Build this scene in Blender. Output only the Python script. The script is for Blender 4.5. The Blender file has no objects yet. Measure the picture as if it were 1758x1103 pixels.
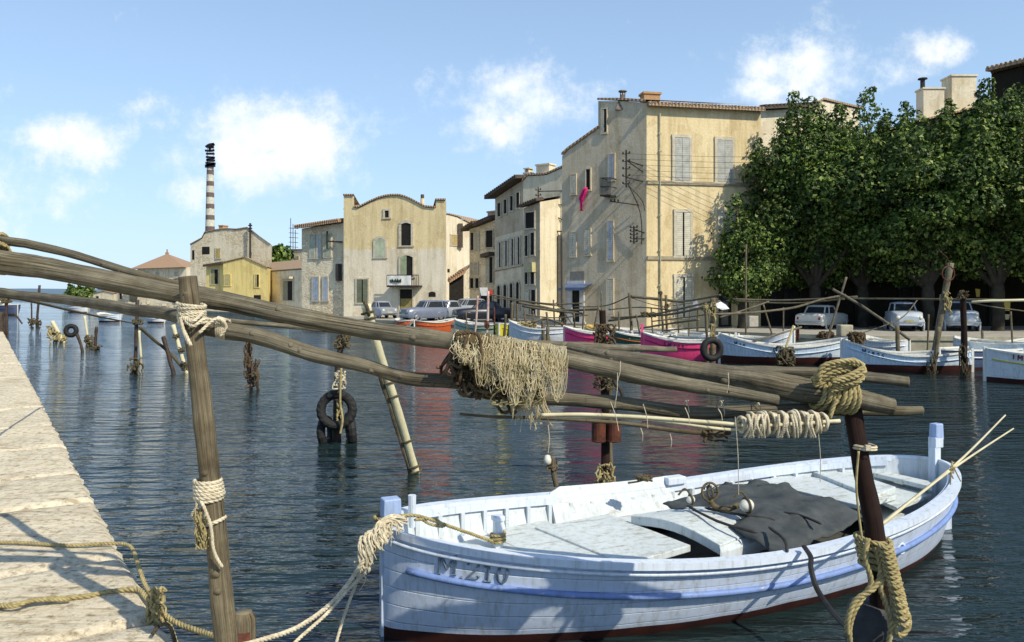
import bpy, bmesh, math, random
from mathutils import Vector, Matrix, noise
random.seed(7)
R = math.radians
SC = bpy.context.scene
COL = SC.collection
H, F, CX, VH = 2.7, 1350.0, 879.0, 500.0      # eye height over the water, focal length in photo pixels
QZ = 0.65                                      # quay height over the water
def P(u, v, Y): return Vector(((u-CX)/F*Y, Y, H-(v-VH)/F*Y))
def PZ(u, v, z):
    Y = F*(H-z)/(v-VH); return Vector(((u-CX)/F*Y, Y, z))
def XY(u, Y): return Vector(((u-CX)/F*Y, Y, 0))
def px(n, Y): return n*Y/F
ORG = {}
def rnd(a, b): return random.uniform(a, b)

# ------------------------------------------------------------------ mesh builder
class MB:
    def __init__(s): s.v = []; s.f = []; s.m = []; s.uv = []
    def face(s, idx, m=0, uv=None):
        s.f.append(idx); s.m.append(m); s.uv.append(uv or [(0, 0)]*len(idx))
    def poly(s, pts, m=0, uv=None):
        i = len(s.v); s.v += [Vector(p) for p in pts]; s.face(list(range(i, i+len(pts))), m, uv); return s
    def box(s, c, d, rot=None, m=0, taper=1.0):
        c = Vector(c); i = len(s.v); hx, hy, hz = d[0]/2, d[1]/2, d[2]/2
        for z in (-1, 1):
            t = taper if z > 0 else 1
            for x, y in ((-1, -1), (1, -1), (1, 1), (-1, 1)):
                p = Vector((x*hx*t, y*hy*t, z*hz))
                if rot is not None: p = rot @ p
                s.v.append(c+p)
        for q in ((0, 3, 2, 1), (4, 5, 6, 7), (0, 1, 5, 4), (1, 2, 6, 5), (2, 3, 7, 6), (3, 0, 4, 7)):
            s.face([i+k for k in q], m, [(0, 0), (1, 0), (1, 1), (0, 1)])
        return s
    def bar(s, a, b, w, h, m=0):
        a, b = Vector(a), Vector(b); d = b-a; L = d.length
        if L < 1e-6: return s
        q = d.to_track_quat('X', 'Z').to_matrix()
        return s.box((a+b)/2, (L, w, h), q, m)
    def tube(s, pts, r, n=8, m=0, cap=True, wob=0.0, flat=1.0):
        pts = [Vector(p) for p in pts]; N = len(pts)
        if not isinstance(r, (list, tuple)): r = [r]*N
        base = len(s.v); up = None; ln = 0; vs = []
        for k, p in enumerate(pts):
            t = (pts[min(k+1, N-1)]-pts[max(k-1, 0)])
            if t.length < 1e-9: t = Vector((0, 0, 1))
            t.normalize()
            if up is None:
                up = Vector((0, 0, 1)) if abs(t.z) < .9 else Vector((0, 1, 0))
                up = (up-t*up.dot(t)).normalized()
            else:
                up = up-t*up.dot(t)
                up = up.normalized() if up.length > 1e-6 else t.orthogonal().normalized()
            sd = t.cross(up)
            if k: ln += (p-pts[k-1]).length
            vs.append(ln)
            for j in range(n):
                a = 2*math.pi*j/n; rr = r[k]
                if wob: rr *= 1+wob*(noise.noise(Vector((math.cos(a)*1.3, math.sin(a)*1.3, ln*3+base*.01)))+.55*noise.noise(Vector((math.cos(a)*2.6, math.sin(a)*2.6, ln*11+base*.02))))
                s.v.append(p+(up*math.cos(a)*flat+sd*math.sin(a))*rr)
        for k in range(N-1):
            for j in range(n):
                a = base+k*n+j; b = base+k*n+(j+1) % n
                s.face([a, b, b+n, a+n], m, [(j/n, vs[k]), ((j+1)/n, vs[k]), ((j+1)/n, vs[k+1]), (j/n, vs[k+1])])
        if cap:
            for k, rev in ((0, True), (N-1, False)):
                idx = [base+k*n+j for j in range(n)]
                if rev: idx.reverse()
                s.face(idx, m, [(.5, vs[k])]*n)
        return s
    def rope(s, pts, r, m=0, n=5, pitch=6.0, dens=7):
        pts = smooth(pts, 8) if len(pts) > 2 else [Vector(p) for p in pts]
        L = sum((pts[i+1]-pts[i]).length for i in range(len(pts)-1))
        N = max(6, int(L/(r*pitch)*dens)); q = resample(pts, N)
        for st in range(3):
            o = []; up = None
            for k in range(N):
                t = (q[min(k+1, N-1)]-q[max(k-1, 0)]).normalized()
                if up is None: up = t.orthogonal().normalized()
                up = up-t*up.dot(t)
                up = up.normalized() if up.length > 1e-6 else t.orthogonal().normalized()
                a = 2*math.pi*(k/dens+st/3)
                o.append(q[k]+(up*math.cos(a)+t.cross(up)*math.sin(a))*r*.52)
            s.tube(o, r*.56, n, m)
        return s
    def lathe(s, c, prof, axis=(0, 0, 1), n=16, m=0):
        c = Vector(c); ax = Vector(axis).normalized(); u = ax.orthogonal().normalized(); w = ax.cross(u); b = len(s.v)
        for r_, h_ in prof:
            for j in range(n):
                a = 2*math.pi*j/n; s.v.append(c+ax*h_+(u*math.cos(a)+w*math.sin(a))*r_)
        for k in range(len(prof)-1):
            for j in range(n):
                a = b+k*n+j; d = b+k*n+(j+1) % n; s.face([a, d, d+n, a+n], m)
        return s
    def torus(s, c, R_, r_, axis, n=24, k=10, m=0, tread=0):
        c = Vector(c); ax = Vector(axis).normalized(); u = ax.orthogonal().normalized(); w = ax.cross(u); b = len(s.v)
        for i in range(n):
            a = 2*math.pi*i/n; d = u*math.cos(a)+w*math.sin(a)
            for j in range(k):
                t = 2*math.pi*j/k; rr = r_*(1+(tread if (i % 2 and math.cos(t) > .3) else 0))
                s.v.append(c+d*(R_+rr*math.cos(t))+ax*rr*math.sin(t))
        for i in range(n):
            for j in range(k):
                s.face([b+i*k+j, b+((i+1) % n)*k+j, b+((i+1) % n)*k+(j+1) % k, b+i*k+(j+1) % k], m)
        return s
    def grid(s, rows, m=0, uvs=1.0):
        b = len(s.v); n = len(rows[0])
        for r_ in rows: s.v += [Vector(p) for p in r_]
        for i in range(len(rows)-1):
            for j in range(n-1):
                a = b+i*n+j; mm = m(i, j) if callable(m) else m
                s.face([a, a+1, a+n+1, a+n], mm, [(j*uvs, i*uvs), ((j+1)*uvs, i*uvs), ((j+1)*uvs, (i+1)*uvs), (j*uvs, (i+1)*uvs)])
        return s
    def build(s, name, mats, parent=None, org=None, smooth_=False, bevel=0, sub=0, solid=0, weld=False):
        if org is None:
            if parent is not None: org = ORG.get(parent.name, Vector((0, 0, 0)))
            else:
                n = len(s.v); c = sum(s.v, Vector())/n; org = Vector((c.x, c.y, min(p.z for p in s.v)))
        me = bpy.data.meshes.new(name)
        me.from_pydata([p-org for p in s.v], [], s.f)
        ul = me.uv_layers.new(name='UVMap'); flat = []
        for u in s.uv:
            for a in u: flat += [a[0], a[1]]
        ul.data.foreach_set('uv', flat)
        if not isinstance(mats, (list, tuple)): mats = [mats]
        for x in mats: me.materials.append(x)
        me.polygons.foreach_set('material_index', s.m)
        if smooth_: me.polygons.foreach_set('use_smooth', [True]*len(s.f))
        if weld:
            bm = bmesh.new(); bm.from_mesh(me); bmesh.ops.remove_doubles(bm, verts=bm.verts, dist=1e-4)
            bmesh.ops.recalc_face_normals(bm, faces=bm.faces); bm.to_mesh(me); bm.free()
        me.update()
        o = bpy.data.objects.new(name, me); COL.objects.link(o)
        if parent is not None: o.parent = parent
        else: o.location = org
        ORG[o.name] = org
        if solid: md = o.modifiers.new('s', 'SOLIDIFY'); md.thickness = solid
        if sub: md = o.modifiers.new('u', 'SUBSURF'); md.levels = md.render_levels = sub
        if bevel:
            md = o.modifiers.new('b', 'BEVEL'); md.width = bevel; md.segments = 2; md.limit_method = 'ANGLE'
        return o

def smooth(pts, k=6):
    pts = [Vector(p) for p in pts]; out = []
    n = len(pts)
    for i in range(n-1):
        p0, p1, p2, p3 = pts[max(i-1, 0)], pts[i], pts[i+1], pts[min(i+2, n-1)]
        for j in range(k):
            t = j/k; t2 = t*t; t3 = t2*t
            out.append(.5*((2*p1)+(p2-p0)*t+(2*p0-5*p1+4*p2-p3)*t2+(3*p1-p0-3*p2+p3)*t3))
    out.append(pts[-1]); return out
def resample(pts, N):
    d = [0]
    for i in range(len(pts)-1): d.append(d[-1]+(pts[i+1]-pts[i]).length)
    out = []; j = 0
    for k in range(N):
        t = d[-1]*k/(N-1)
        while j < len(pts)-2 and d[j+1] < t: j += 1
        a = (t-d[j])/max(d[j+1]-d[j], 1e-9); out.append(pts[j].lerp(pts[j+1], min(max(a, 0), 1)))
    return out
def empty(name, loc=(0, 0, 0), rz=0):
    o = bpy.data.objects.new(name, None); COL.objects.link(o); o.location = loc; o.rotation_euler = (0, 0, rz)
    o.empty_display_size = .2; ORG[o.name] = Vector(loc) ; return o
def tag(o, label=None, cat=None, group=None, kind=None):
    if label: o['label'] = label
    if cat: o['category'] = cat
    if group: o['group'] = group
    if kind: o['kind'] = kind
    return o

# ------------------------------------------------------------------ materials
def nt(name):
    m = bpy.data.materials.new(name); m.use_nodes = True; t = m.node_tree
    return m, t, t.nodes['Principled BSDF']
def N(t, typ, **kw):
    n = t.nodes.new(typ)
    for k, v in kw.items():
        if k.startswith('i_'):
            n.inputs[k[2:].replace('_', ' ')].default_value = v
        else: setattr(n, k, v)
    return n
def vec(t, coord='Object', scale=(1, 1, 1), rot=(0, 0, 0)):
    tc = N(t, 'ShaderNodeTexCoord'); mp = N(t, 'ShaderNodeMapping')
    mp.inputs['Scale'].default_value = scale; mp.inputs['Rotation'].default_value = rot
    t.links.new(tc.outputs[coord], mp.inputs[0]); return mp.outputs[0]
def noi(t, v, scale, detail=5, rough=.6):
    n = N(t, 'ShaderNodeTexNoise'); n.inputs['Scale'].default_value = scale; n.inputs['Detail'].default_value = detail
    n.inputs['Roughness'].default_value = rough; t.links.new(v, n.inputs['Vector']); return n.outputs['Fac']
def ramp(t, f, stops):
    r = N(t, 'ShaderNodeValToRGB'); el = r.color_ramp.elements
    while len(el) < len(stops): el.new(.5)
    for e, (p, c) in zip(el, stops): e.position = p; e.color = (*c, 1) if len(c) == 3 else c
    t.links.new(f, r.inputs[0]); return r.outputs[0]
def mix(t, f, a, b, mode='MIX'):
    n = N(t, 'ShaderNodeMixRGB', blend_type=mode)
    for s_, x in ((0, f), (1, a), (2, b)):
        if isinstance(x, (int, float)): n.inputs[s_].default_value = x
        elif isinstance(x, (tuple, list)): n.inputs[s_].default_value = (*x, 1) if len(x) == 3 else x
        else: t.links.new(x, n.inputs[s_])
    return n.outputs[0]
def mth(t, op, a, b=None, c=None):
    n = N(t, 'ShaderNodeMath', operation=op)
    for i, x in enumerate((a, b, c)):
        if x is None: continue
        if isinstance(x, (int, float)): n.inputs[i].default_value = x
        else: t.links.new(x, n.inputs[i])
    return n.outputs[0]
def bump(t, bs, h, dist=.01, strength=.6):
    b = N(t, 'ShaderNodeBump'); b.inputs['Distance'].default_value = dist; b.inputs['Strength'].default_value = strength
    t.links.new(h, b.inputs['Height']); t.links.new(b.outputs[0], bs.inputs['Normal'])
MC = {}
def M(name, c1, c2=None, scale=4, rough=.8, bd=.004, bscale=None, stretch=(1, 1, 1), coord='Object', dirt=.25, metal=0, spec=.3, lo=.35, hi=.65):
    if name in MC: return MC[name]
    m, t, b = nt(name); c2 = c2 or tuple(x*.75 for x in c1)
    v = vec(t, coord, stretch)
    c = ramp(t, noi(t, v, scale), [(lo, c1), (hi, c2)])
    if dirt:
        v2 = vec(t, 'Object'); k = ramp(t, noi(t, v2, 1.3 if scale < 30 else scale/12, 8, .7), [(.3, (1-dirt,)*3), (.7, (1, 1, 1))])
        c = mix(t, 1, c, k, 'MULTIPLY')
    t.links.new(c, b.inputs['Base Color']); b.inputs['Roughness'].default_value = rough; b.inputs['Metallic'].default_value = metal
    b.inputs['Specular IOR Level'].default_value = spec
    if bd: bump(t, b, noi(t, v, bscale or scale*4, 6, .65), bd)
    MC[name] = m; return m
def wood_pole(name, c1, c2, c3):
    m, t, b = nt(name)
    v = vec(t, 'UV', (26, 1.3, 1)); g = noi(t, v, 1.6, 9, .72)
    v2 = vec(t, 'Object'); k = noi(t, v2, 5, 6, .6)
    c = ramp(t, g, [(.28, c3), (.45, c1), (.68, c2)])
    c = mix(t, 1, c, ramp(t, k, [(.3, (.55, .53, .5)), (.65, (1.1, 1.08, 1))]), 'MULTIPLY')
    cr = ramp(t, noi(t, vec(t, 'UV', (16, .6, 1)), 1.7, 5, .55), [(.33, (.12, .1, .07)), (.38, (1, 1, 1))])
    c = mix(t, ramp(t, noi(t, vec(t, 'Object', (1, 1, 1)), 2.6, 7, .7), [(.5, (0, 0, 0)), (.62, (.7, .7, .7))]), c, mix(t, 1, c, (.62, .56, .45), 'MULTIPLY'))
    c = mix(t, 1, c, cr, 'MULTIPLY')
    t.links.new(c, b.inputs['Base Color']); b.inputs['Roughness'].default_value = .85; b.inputs['Specular IOR Level'].default_value = .2
    bump(t, b, mix(t, .5, g, cr), .012, .9); return m
def plaster(name, c1, c2, stone=.0, stonec=(.3, .27, .2), top=None):
    m, t, b = nt(name); v = vec(t, 'Object')
    big = noi(t, v, .45, 8, .68); c = ramp(t, big, [(.3, c1), (.7, c2)])
    st = noi(t, vec(t, 'Object', (2.2, 2.2, .22)), 1.0, 7, .7)
    c = mix(t, 1, c, ramp(t, st, [(.27, (.68, .64, .56)), (.5, (.95, .94, .92)), (.62, (1, 1, 1)), (.8, (1.07, 1.06, 1.03))]), 'MULTIPLY')
    fine = noi(t, v, 9, 6, .7)
    c = mix(t, 1, c, ramp(t, fine, [(.3, (.88, .87, .85)), (.6, (1.04, 1.04, 1.04))]), 'MULTIPLY')
    pa = ramp(t, noi(t, vec(t, 'Object', (1, 1, .8)), .9, 3, .5), [(.555, (1, 1, 1)), (.565, (.90, .88, .85))])
    c = mix(t, 1, c, pa, 'MULTIPLY')
    h = fine
    if stone > 0:
        vo = N(t, 'ShaderNodeTexVoronoi', feature='DISTANCE_TO_EDGE'); vo.inputs['Scale'].default_value = 3.2
        t.links.new(vec(t, 'Object', (1, 1, 1.7)), vo.inputs['Vector'])
        vc = N(t, 'ShaderNodeTexVoronoi'); vc.inputs['Scale'].default_value = 3.2
        t.links.new(vec(t, 'Object', (1, 1, 1.7)), vc.inputs['Vector'])
        sc = mix(t, 1, stonec, ramp(t, vc.outputs['Color'], [(.1, (.78, .77, .74)), (.9, (1.25, 1.22, 1.15))]), 'MULTIPLY')
        sc = mix(t, 1, sc, ramp(t, vo.outputs['Distance'], [(.0, (.5, .48, .42)), (.07, (1, 1, 1))]), 'MULTIPLY')
        mk = ramp(t, noi(t, v, .38, 7, .72), [(.52-stone*.3, (0, 0, 0)), (.56-stone*.3, (1, 1, 1))])
        c = mix(t, mk, c, sc)
        h = mth(t, 'ADD', fine, mth(t, 'MULTIPLY', vo.outputs['Distance'], 2.0))
    if top:                                    # a different coat above this height (world metres)
        g = N(t, 'ShaderNodeNewGeometry'); s_ = N(t, 'ShaderNodeSeparateXYZ'); t.links.new(g.outputs['Position'], s_.inputs[0])
        z = mth(t, 'ADD', s_.outputs[2], mth(t, 'MULTIPLY', noi(t, v, 1.2, 4), 1.1))
        k = ramp(t, mth(t, 'DIVIDE', z, top[0]*2+1.1), [(.498, (0, 0, 0)), (.502, (1, 1, 1))])
        c = mix(t, k, c, mix(t, 1, c, top[1], 'MULTIPLY'))
    t.links.new(c, b.inputs['Base Color']); b.inputs['Roughness'].default_value = .95; b.inputs['Specular IOR Level'].default_value = .1
    bump(t, b, h, .03, .6); return m
def painted(name, c1, wear=(.45, .42, .36), amt=.3, rough=.45, planks=0):
    m, t, b = nt(name); v = vec(t, 'Object')
    n1 = noi(t, vec(t, 'Object', (.6, 3, 3)), 5, 9, .75)
    c = ramp(t, noi(t, v, 1.6, 6), [(.3, tuple(x*.86 for x in c1)), (.7, c1)])
    k = ramp(t, n1, [(.70-amt*.25, (0, 0, 0)), (.76-amt*.22, (1, 1, 1))])
    c = mix(t, mth(t, 'MULTIPLY', k, .75), c, wear)
    g = ramp(t, noi(t, vec(t, 'Object', (6, 6, .6)), 3, 7, .7), [(.30, (.70, .67, .60)), (.5, (.95, .95, .95)), (.66, (1, 1, 1))])
    sp_ = ramp(t, noi(t, vec(t, 'Object', (1, 1, 1)), 38, 6, .8), [(.66, (1, 1, 1)), (.72, (.45, .38, .3))])
    c = mix(t, 1, c, sp_, 'MULTIPLY')
    c = mix(t, 1, c, g, 'MULTIPLY'); h = mth(t, 'MULTIPLY', n1, .6)
    if planks:
        s_ = N(t, 'ShaderNodeSeparateXYZ'); t.links.new(vec(t, 'UV'), s_.inputs[0])
        w = mth(t, 'FRACT', mth(t, 'ADD', mth(t, 'MULTIPLY', s_.outputs[0], planks), mth(t, 'MULTIPLY', noi(t, v, .9, 2), .25)))
        ln = ramp(t, w, [(0, (0, 0, 0)), (.05, (1, 1, 1)), (.95, (1, 1, 1)), (1, (.3, .3, .3))])
        br = ramp(t, noi(t, vec(t, 'Object', (.8, 3, 3)), 2.2, 5), [(.45, (1, 1, 1)), (.6, (.4, .4, .4))])
        ln2 = mix(t, br, ln, (1, 1, 1)); c = mix(t, .55, c, ln2, 'MULTIPLY'); h = mth(t, 'ADD', h, ln)
    t.links.new(c, b.inputs['Base Color']); b.inputs['Roughness'].default_value = rough; b.inputs['Specular IOR Level'].default_value = .35
    bump(t, b, h, .006, .7); return m
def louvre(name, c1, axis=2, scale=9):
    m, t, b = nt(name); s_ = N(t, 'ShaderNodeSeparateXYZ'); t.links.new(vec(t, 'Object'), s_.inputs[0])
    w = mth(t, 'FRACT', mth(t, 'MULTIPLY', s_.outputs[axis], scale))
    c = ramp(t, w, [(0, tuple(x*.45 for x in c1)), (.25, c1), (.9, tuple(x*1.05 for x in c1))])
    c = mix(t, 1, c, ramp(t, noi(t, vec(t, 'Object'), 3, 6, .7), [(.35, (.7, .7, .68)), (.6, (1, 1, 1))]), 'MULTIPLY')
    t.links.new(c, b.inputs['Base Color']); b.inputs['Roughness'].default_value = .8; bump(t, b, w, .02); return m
def roofmat(name, c1, c2, rz=0):
    m, t, b = nt(name); v = vec(t, 'Object', (1, 1, 1), (0, 0, rz))
    w = N(t, 'ShaderNodeTexWave', wave_type='BANDS', bands_direction='X'); w.inputs['Scale'].default_value = 1.6; w.inputs['Distortion'].default_value = .6
    t.links.new(v, w.inputs['Vector'])
    c = ramp(t, noi(t, v, 6, 6, .8), [(.3, c1), (.7, c2)])
    c = mix(t, .6, c, ramp(t, w.outputs['Fac'], [(0, (.3, .28, .26)), (.5, (1, 1, 1))]), 'MULTIPLY')
    t.links.new(c, b.inputs['Base Color']); b.inputs['Roughness'].default_value = .9; bump(t, b, w.outputs['Fac'], .08); return m

GLASS = M('dark_glass', (.02, .025, .03), (.03, .035, .04), rough=.12, bd=0, dirt=0, spec=.6)
DARK = M('dark_opening', (.012, .011, .01), (.025, .022, .018), rough=.9, bd=0)
POLE = wood_pole('weathered_pole', (.12, .108, .078), (.30, .275, .215), (.03, .026, .017))
POLE2 = wood_pole('brown_pole', (.13, .108, .072), (.27, .235, .165), (.05, .04, .026))
POLED = wood_pole('dark_red_post', (.020, .010, .008), (.036, .016, .012), (.008, .004, .004))
STAKE = M('wet_stake', (.09, .06, .04), (.03, .022, .016), 9, .6, .01)
BIRCH = M('pale_pole', (.80, .75, .50), (.58, .53, .32), 6, .8, .004, coord='UV', stretch=(8, 3, 1))
ROPE = M('hemp_rope', (.5, .42, .2), (.3, .24, .11), 30, .95, .003, dirt=.3)
ROPEW = M('cream_rope', (.74, .67, .5), (.5, .43, .29), 30, .95, .003, dirt=.2)
ROPED = M('old_dark_rope', (.16, .13, .07), (.06, .05, .03), 25, .95, .003)
NET = M('cream_net', (.74, .65, .42), (.50, .41, .22), 12, .95, .004, dirt=.35)
NETD = M('brown_net', (.16, .11, .06), (.05, .035, .02), 14, .95, .004)
RUBBER = M('black_rubber', (.025, .025, .024), (.012, .012, .012), 10, .7, .004)
IRON = M('dark_iron', (.05, .045, .04), (.02, .018, .016), 10, .7, .002)
RUST = M('rusty_iron', (.16, .05, .025), (.05, .018, .012), 9, .8, .004)
# ------------------------------------------------------------------ camera, light, sky
cam = bpy.data.cameras.new('Camera'); co = bpy.data.objects.new('Camera', cam); COL.objects.link(co)
co.location = (0, 0, H); co.rotation_euler = (R(90), 0, 0)
cam.sensor_width = 36; cam.lens = 36*F/1758; cam.shift_y = -(551.5-VH)/1758; cam.clip_end = 6000; cam.clip_start = .05
SC.camera = co
SD = Vector((.72, -.694, 0))*math.cos(R(43)); SD.z = math.sin(R(43))
sl = bpy.data.lights.new('Sun', 'SUN'); sl.energy = 5.0; sl.angle = R(.5); sl.color = (1, .91, .74)
so = bpy.data.objects.new('Sun', sl); COL.objects.link(so); so.rotation_euler = SD.to_track_quat('Z', 'Y').to_euler(); so.location = (0, 0, 40)
w = bpy.data.worlds.new('World'); SC.world = w; w.use_nodes = True; t = w.node_tree; t.nodes.clear()
sky = N(t, 'ShaderNodeTexSky', sky_type='NISHITA', sun_disc=False, sun_elevation=R(43), sun_rotation=R(134)); sky.altitude = 0; sky.air_density = 1.0; sky.dust_density = .3; sky.ozone_density = 2.5
tc = N(t, 'ShaderNodeTexCoord'); sp = N(t, 'ShaderNodeSeparateXYZ'); t.links.new(tc.outputs['Generated'], sp.inputs[0])
yy = mth(t, 'MAXIMUM', sp.outputs[1], .02)
a = mth(t, 'DIVIDE', sp.outputs[0], yy); e = mth(t, 'DIVIDE', sp.outputs[2], yy)
wv = N(t, 'ShaderNodeCombineXYZ'); t.links.new(a, wv.inputs[0]); t.links.new(e, wv.inputs[1])
dn = noi(t, wv.outputs[0], 9, 6, .62)
dn2 = noi(t, wv.outputs[0], 24, 8, .7)
acc = None
for (u, v, ru, rv, k) in [(440, 235, 120, 50, 1), (480, 285, 85, 45, 1), (575, 195, 70, 30, .75), (390, 205, 60, 28, .9), (135, 240, 85, 40, .85), (185, 250, 40, 30, .8), (60, 325, 70, 32, .8),
                          (320, 330, 30, 26, .9), (120, 325, 30, 22, .8), (310, 270, 45, 28, .8), (890, 175, 85, 45, 1), (840, 220, 55, 34, .9), (925, 150, 60, 32, .9), (1385, 120, 100, 42, 1), (1310, 155, 60, 24, .95),
                          (1520, 128, 45, 28, .75), (1620, 82, 50, 26, .75), (15, 330, 32, 60, .8), (640, 228, 50, 14, .5), (250, 190, 45, 16, .5), (800, 255, 28, 12, .7), (5, 385, 22, 20, .7), (-200, 200, 140, 60, 1), (2000, 180, 120, 50, 1)]:
    ca, ce = (u-CX)/F, (VH-v)/F
    d = mth(t, 'ADD', mth(t, 'POWER', mth(t, 'ABSOLUTE', mth(t, 'DIVIDE', mth(t, 'SUBTRACT', a, ca), ru/F*1.75)), 2),
            mth(t, 'POWER', mth(t, 'ABSOLUTE', mth(t, 'DIVIDE', mth(t, 'SUBTRACT', e, ce), rv/F*1.75)), 2))
    g = mth(t, 'MULTIPLY', mth(t, 'EXPONENT', mth(t, 'MULTIPLY', d, -1.0)), k)
    acc = g if acc is None else mth(t, 'MAXIMUM', acc, g)
s = mth(t, 'ADD', acc, mth(t, 'ADD', mth(t, 'MULTIPLY', mth(t, 'SUBTRACT', dn, .5), 1.9), mth(t, 'MULTIPLY', mth(t, 'SUBTRACT', dn2, .5), 1.2)))
cm = N(t, 'ShaderNodeMapRange', interpolation_type='SMOOTHSTEP'); t.links.new(s, cm.inputs[0]); cm.inputs[1].default_value = .32; cm.inputs[2].default_value = 1.15
cmk = mth(t, 'MULTIPLY', cm.outputs[0], mth(t, 'GREATER_THAN', sp.outputs[1], .02))
# hazy blue daylight: the physical sky tinted, a little milkier low down
tint = mix(t, 1, sky.outputs[0], (1.42, 1.36, 1.40), 'MULTIPLY')
veil = mth(t, 'MULTIPLY', mth(t, 'EXPONENT', mth(t, 'MULTIPLY', mth(t, 'ABSOLUTE', sp.outputs[2]), -2.0)), .8)
base = mix(t, veil, tint, (4.7, 7.0, 9.7))
cl = mix(t, cmk, base, mix(t, ramp(t, dn, [(.38, (0, 0, 0)), (.58, (1, 1, 1))]), (7.6, 8.7, 9.9), (9.6, 9.8, 9.7)))
bg = N(t, 'ShaderNodeBackground'); bg.inputs[1].default_value = .113; t.links.new(cl, bg.inputs[0])
out = N(t, 'ShaderNodeOutputWorld'); t.links.new(bg.outputs[0], out.inputs[0])
SC.view_settings.view_transform = 'Standard'; SC.view_settings.look = 'None'; SC.view_settings.exposure = 0
try: SC.cycles.max_bounces = 6; SC.cycles.transparent_max_bounces = 6; SC.cycles.caustics_reflective = False; SC.cycles.caustics_refractive = False
except Exception: pass

# ------------------------------------------------------------------ water
m, t, b = nt('harbour_water'); v = vec(t, 'Object', (1, 1.0, 1))
ge = N(t, 'ShaderNodeNewGeometry')
h1 = noi(t, vec(t, 'Object', (.45, 1.7, 1), (0, 0, R(-7))), 2.6, 2, .5)
h2 = noi(t, vec(t, 'Object', (.7, 2.4, 1), (0, 0, R(9))), 6.5, 2, .5)
h3 = noi(t, vec(t, 'Object', (.3, .8, 1)), .8, 2, .5)
h4 = noi(t, vec(t, 'Object', (.5, 1.9, 1), (0, 0, R(20))), 1.4, 1, .5)
calm = ramp(t, noi(t, vec(t, 'Object', (.35, 1, 1), (0, 0, R(12))), .16, 4, .6), [(.36, (.5,)*3), (.6, (1.25,)*3)])
hh = mth(t, 'ADD', mth(t, 'ADD', mth(t, 'MULTIPLY', h1, 1.0), mth(t, 'MULTIPLY', h2, .30)), mth(t, 'ADD', mth(t, 'MULTIPLY', h3, .7), mth(t, 'MULTIPLY', h4, .9)))
bump(t, b, mth(t, 'MULTIPLY', hh, calm), .085, 1.0)
b.inputs['Base Color'].default_value = (.011, .023, .024, 1); b.inputs['Roughness'].default_value = .03
b.inputs['IOR'].default_value = 1.33; b.inputs['Specular IOR Level'].default_value = .5
WATER = m
wm = MB(); wm.poly([(-2500, -40, 0), (2500, -40, 0), (2500, 4000, 0), (-2500, 4000, 0)])
tag(wm.build('water', WATER, org=Vector((0, 0, 0))), kind='structure')
# ------------------------------------------------------------------ near quay
STONE = nt('quay_stone'); m, t, b = STONE; STONE = m
v = vec(t, 'Object'); n1 = noi(t, v, 1.1, 9, .7); n2 = noi(t, v, 14, 8, .75)
c = ramp(t, n1, [(.3, (.60, .52, .37)), (.5, (.72, .64, .48)), (.72, (.48, .40, .27))])
c = mix(t, 1, c, ramp(t, n2, [(.36, (.45, .42, .36)), (.5, (1, 1, 1)), (.7, (1.1, 1.1, 1.08))]), 'MULTIPLY')
lay = noi(t, vec(t, 'Object', (.8, 5, 1), (0, 0, R(35))), 1.6, 8, .7)
c = mix(t, 1, c, ramp(t, lay, [(.36, (.62, .58, .5)), (.46, (1, 1, 1))]), 'MULTIPLY')
t.links.new(c, b.inputs['Base Color']); b.inputs['Roughness'].default_value = .95; b.inputs['Specular IOR Level'].default_value = .1
bump(t, b, mth(t, 'ADD', mth(t, 'MULTIPLY', n2, .5), mth(t, 'MULTIPLY', lay, 1.0)), .04, 1.0)
DUST = M('quay_ground', (.42, .40, .34), (.33, .31, .26), 2.2, .95, .006)
E0 = Vector((-1.94, 4.55, 0)); ED = Vector((-.675, 1, 0)).normalized(); EN = Vector((-ED.y, ED.x, 0))   # EN points left, inland
qm = MB()
for side in range(1):
    s0 = -8.0; k = 0
    while s0 < 62:
        L = rnd(1.25, 2.4) if s0 < 30 else 3; nu, nw = (22, 14) if s0 < 22 and s0 > -3 else (5, 4); w_ = 1.15
        for row in range(2):
            wa, wb = (-.02, w_) if row == 0 else (w_+.02, w_+1.6)
            rows = []; ph = rnd(0, 99); tilt = rnd(-.012, .012)
            for i in range(nu+1):
                r_ = []
                for j in range(nw+1):
                    sx = s0+.012+(L-.024)*i/nu; wy = wa+(wb-wa)*j/nw
                    p = E0+ED*sx+EN*wy; z = QZ+.018*noise.noise(p*2.2)+.02*noise.noise(p*.8)+tilt*(i/nu-.5)
                    if i in (0, nu): z -= .035+.03*abs(noise.noise(p*4)); p += ED*(.02 if i == 0 else -.02)*(1+noise.noise(p*6))
                    if row == 0 and j == 0:
                        z -= .05; p += EN*(-.035*noise.noise(p*3)+.03*noise.noise(p*9)+.03)
                    if row == 0 and j == 1: z -= .006
                    r_.append((p.x, p.y, z))
                rows.append(r_)
            qm.grid(rows)
            if row == 0:                                              # weathered face down to the water
                fr = []
                for i in range(nu+1):
                    top = Vector(rows[i][0]); col = []
                    for q in range(6):
                        p = top+Vector((0, 0, -.19*q)); p += EN*(.03*noise.noise(p*3)+.02*q)
                        col.append(p)
                    fr.append(col)
                qm.grid(fr)
            for i in (0, nu):                                         # joint sides
                a_, b_ = rows[i], [(p[0], p[1], QZ-.2) for p in rows[i]]
                qm.grid([a_, b_])
        s0 += L; k += 1
tag(qm.build('quay', STONE, org=Vector((0, 0, 0)), smooth_=True), kind='structure')
gm = MB(); A_ = E0+EN*1.1-ED*14; B_ = E0+EN*1.1+ED*62
gm.poly([A_+Vector((0, 0, QZ-.1)), B_+Vector((0, 0, QZ-.1)), B_+EN*60+Vector((0, 0, QZ-.1)), A_+EN*60+Vector((0, 0, QZ-.1))])
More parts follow.
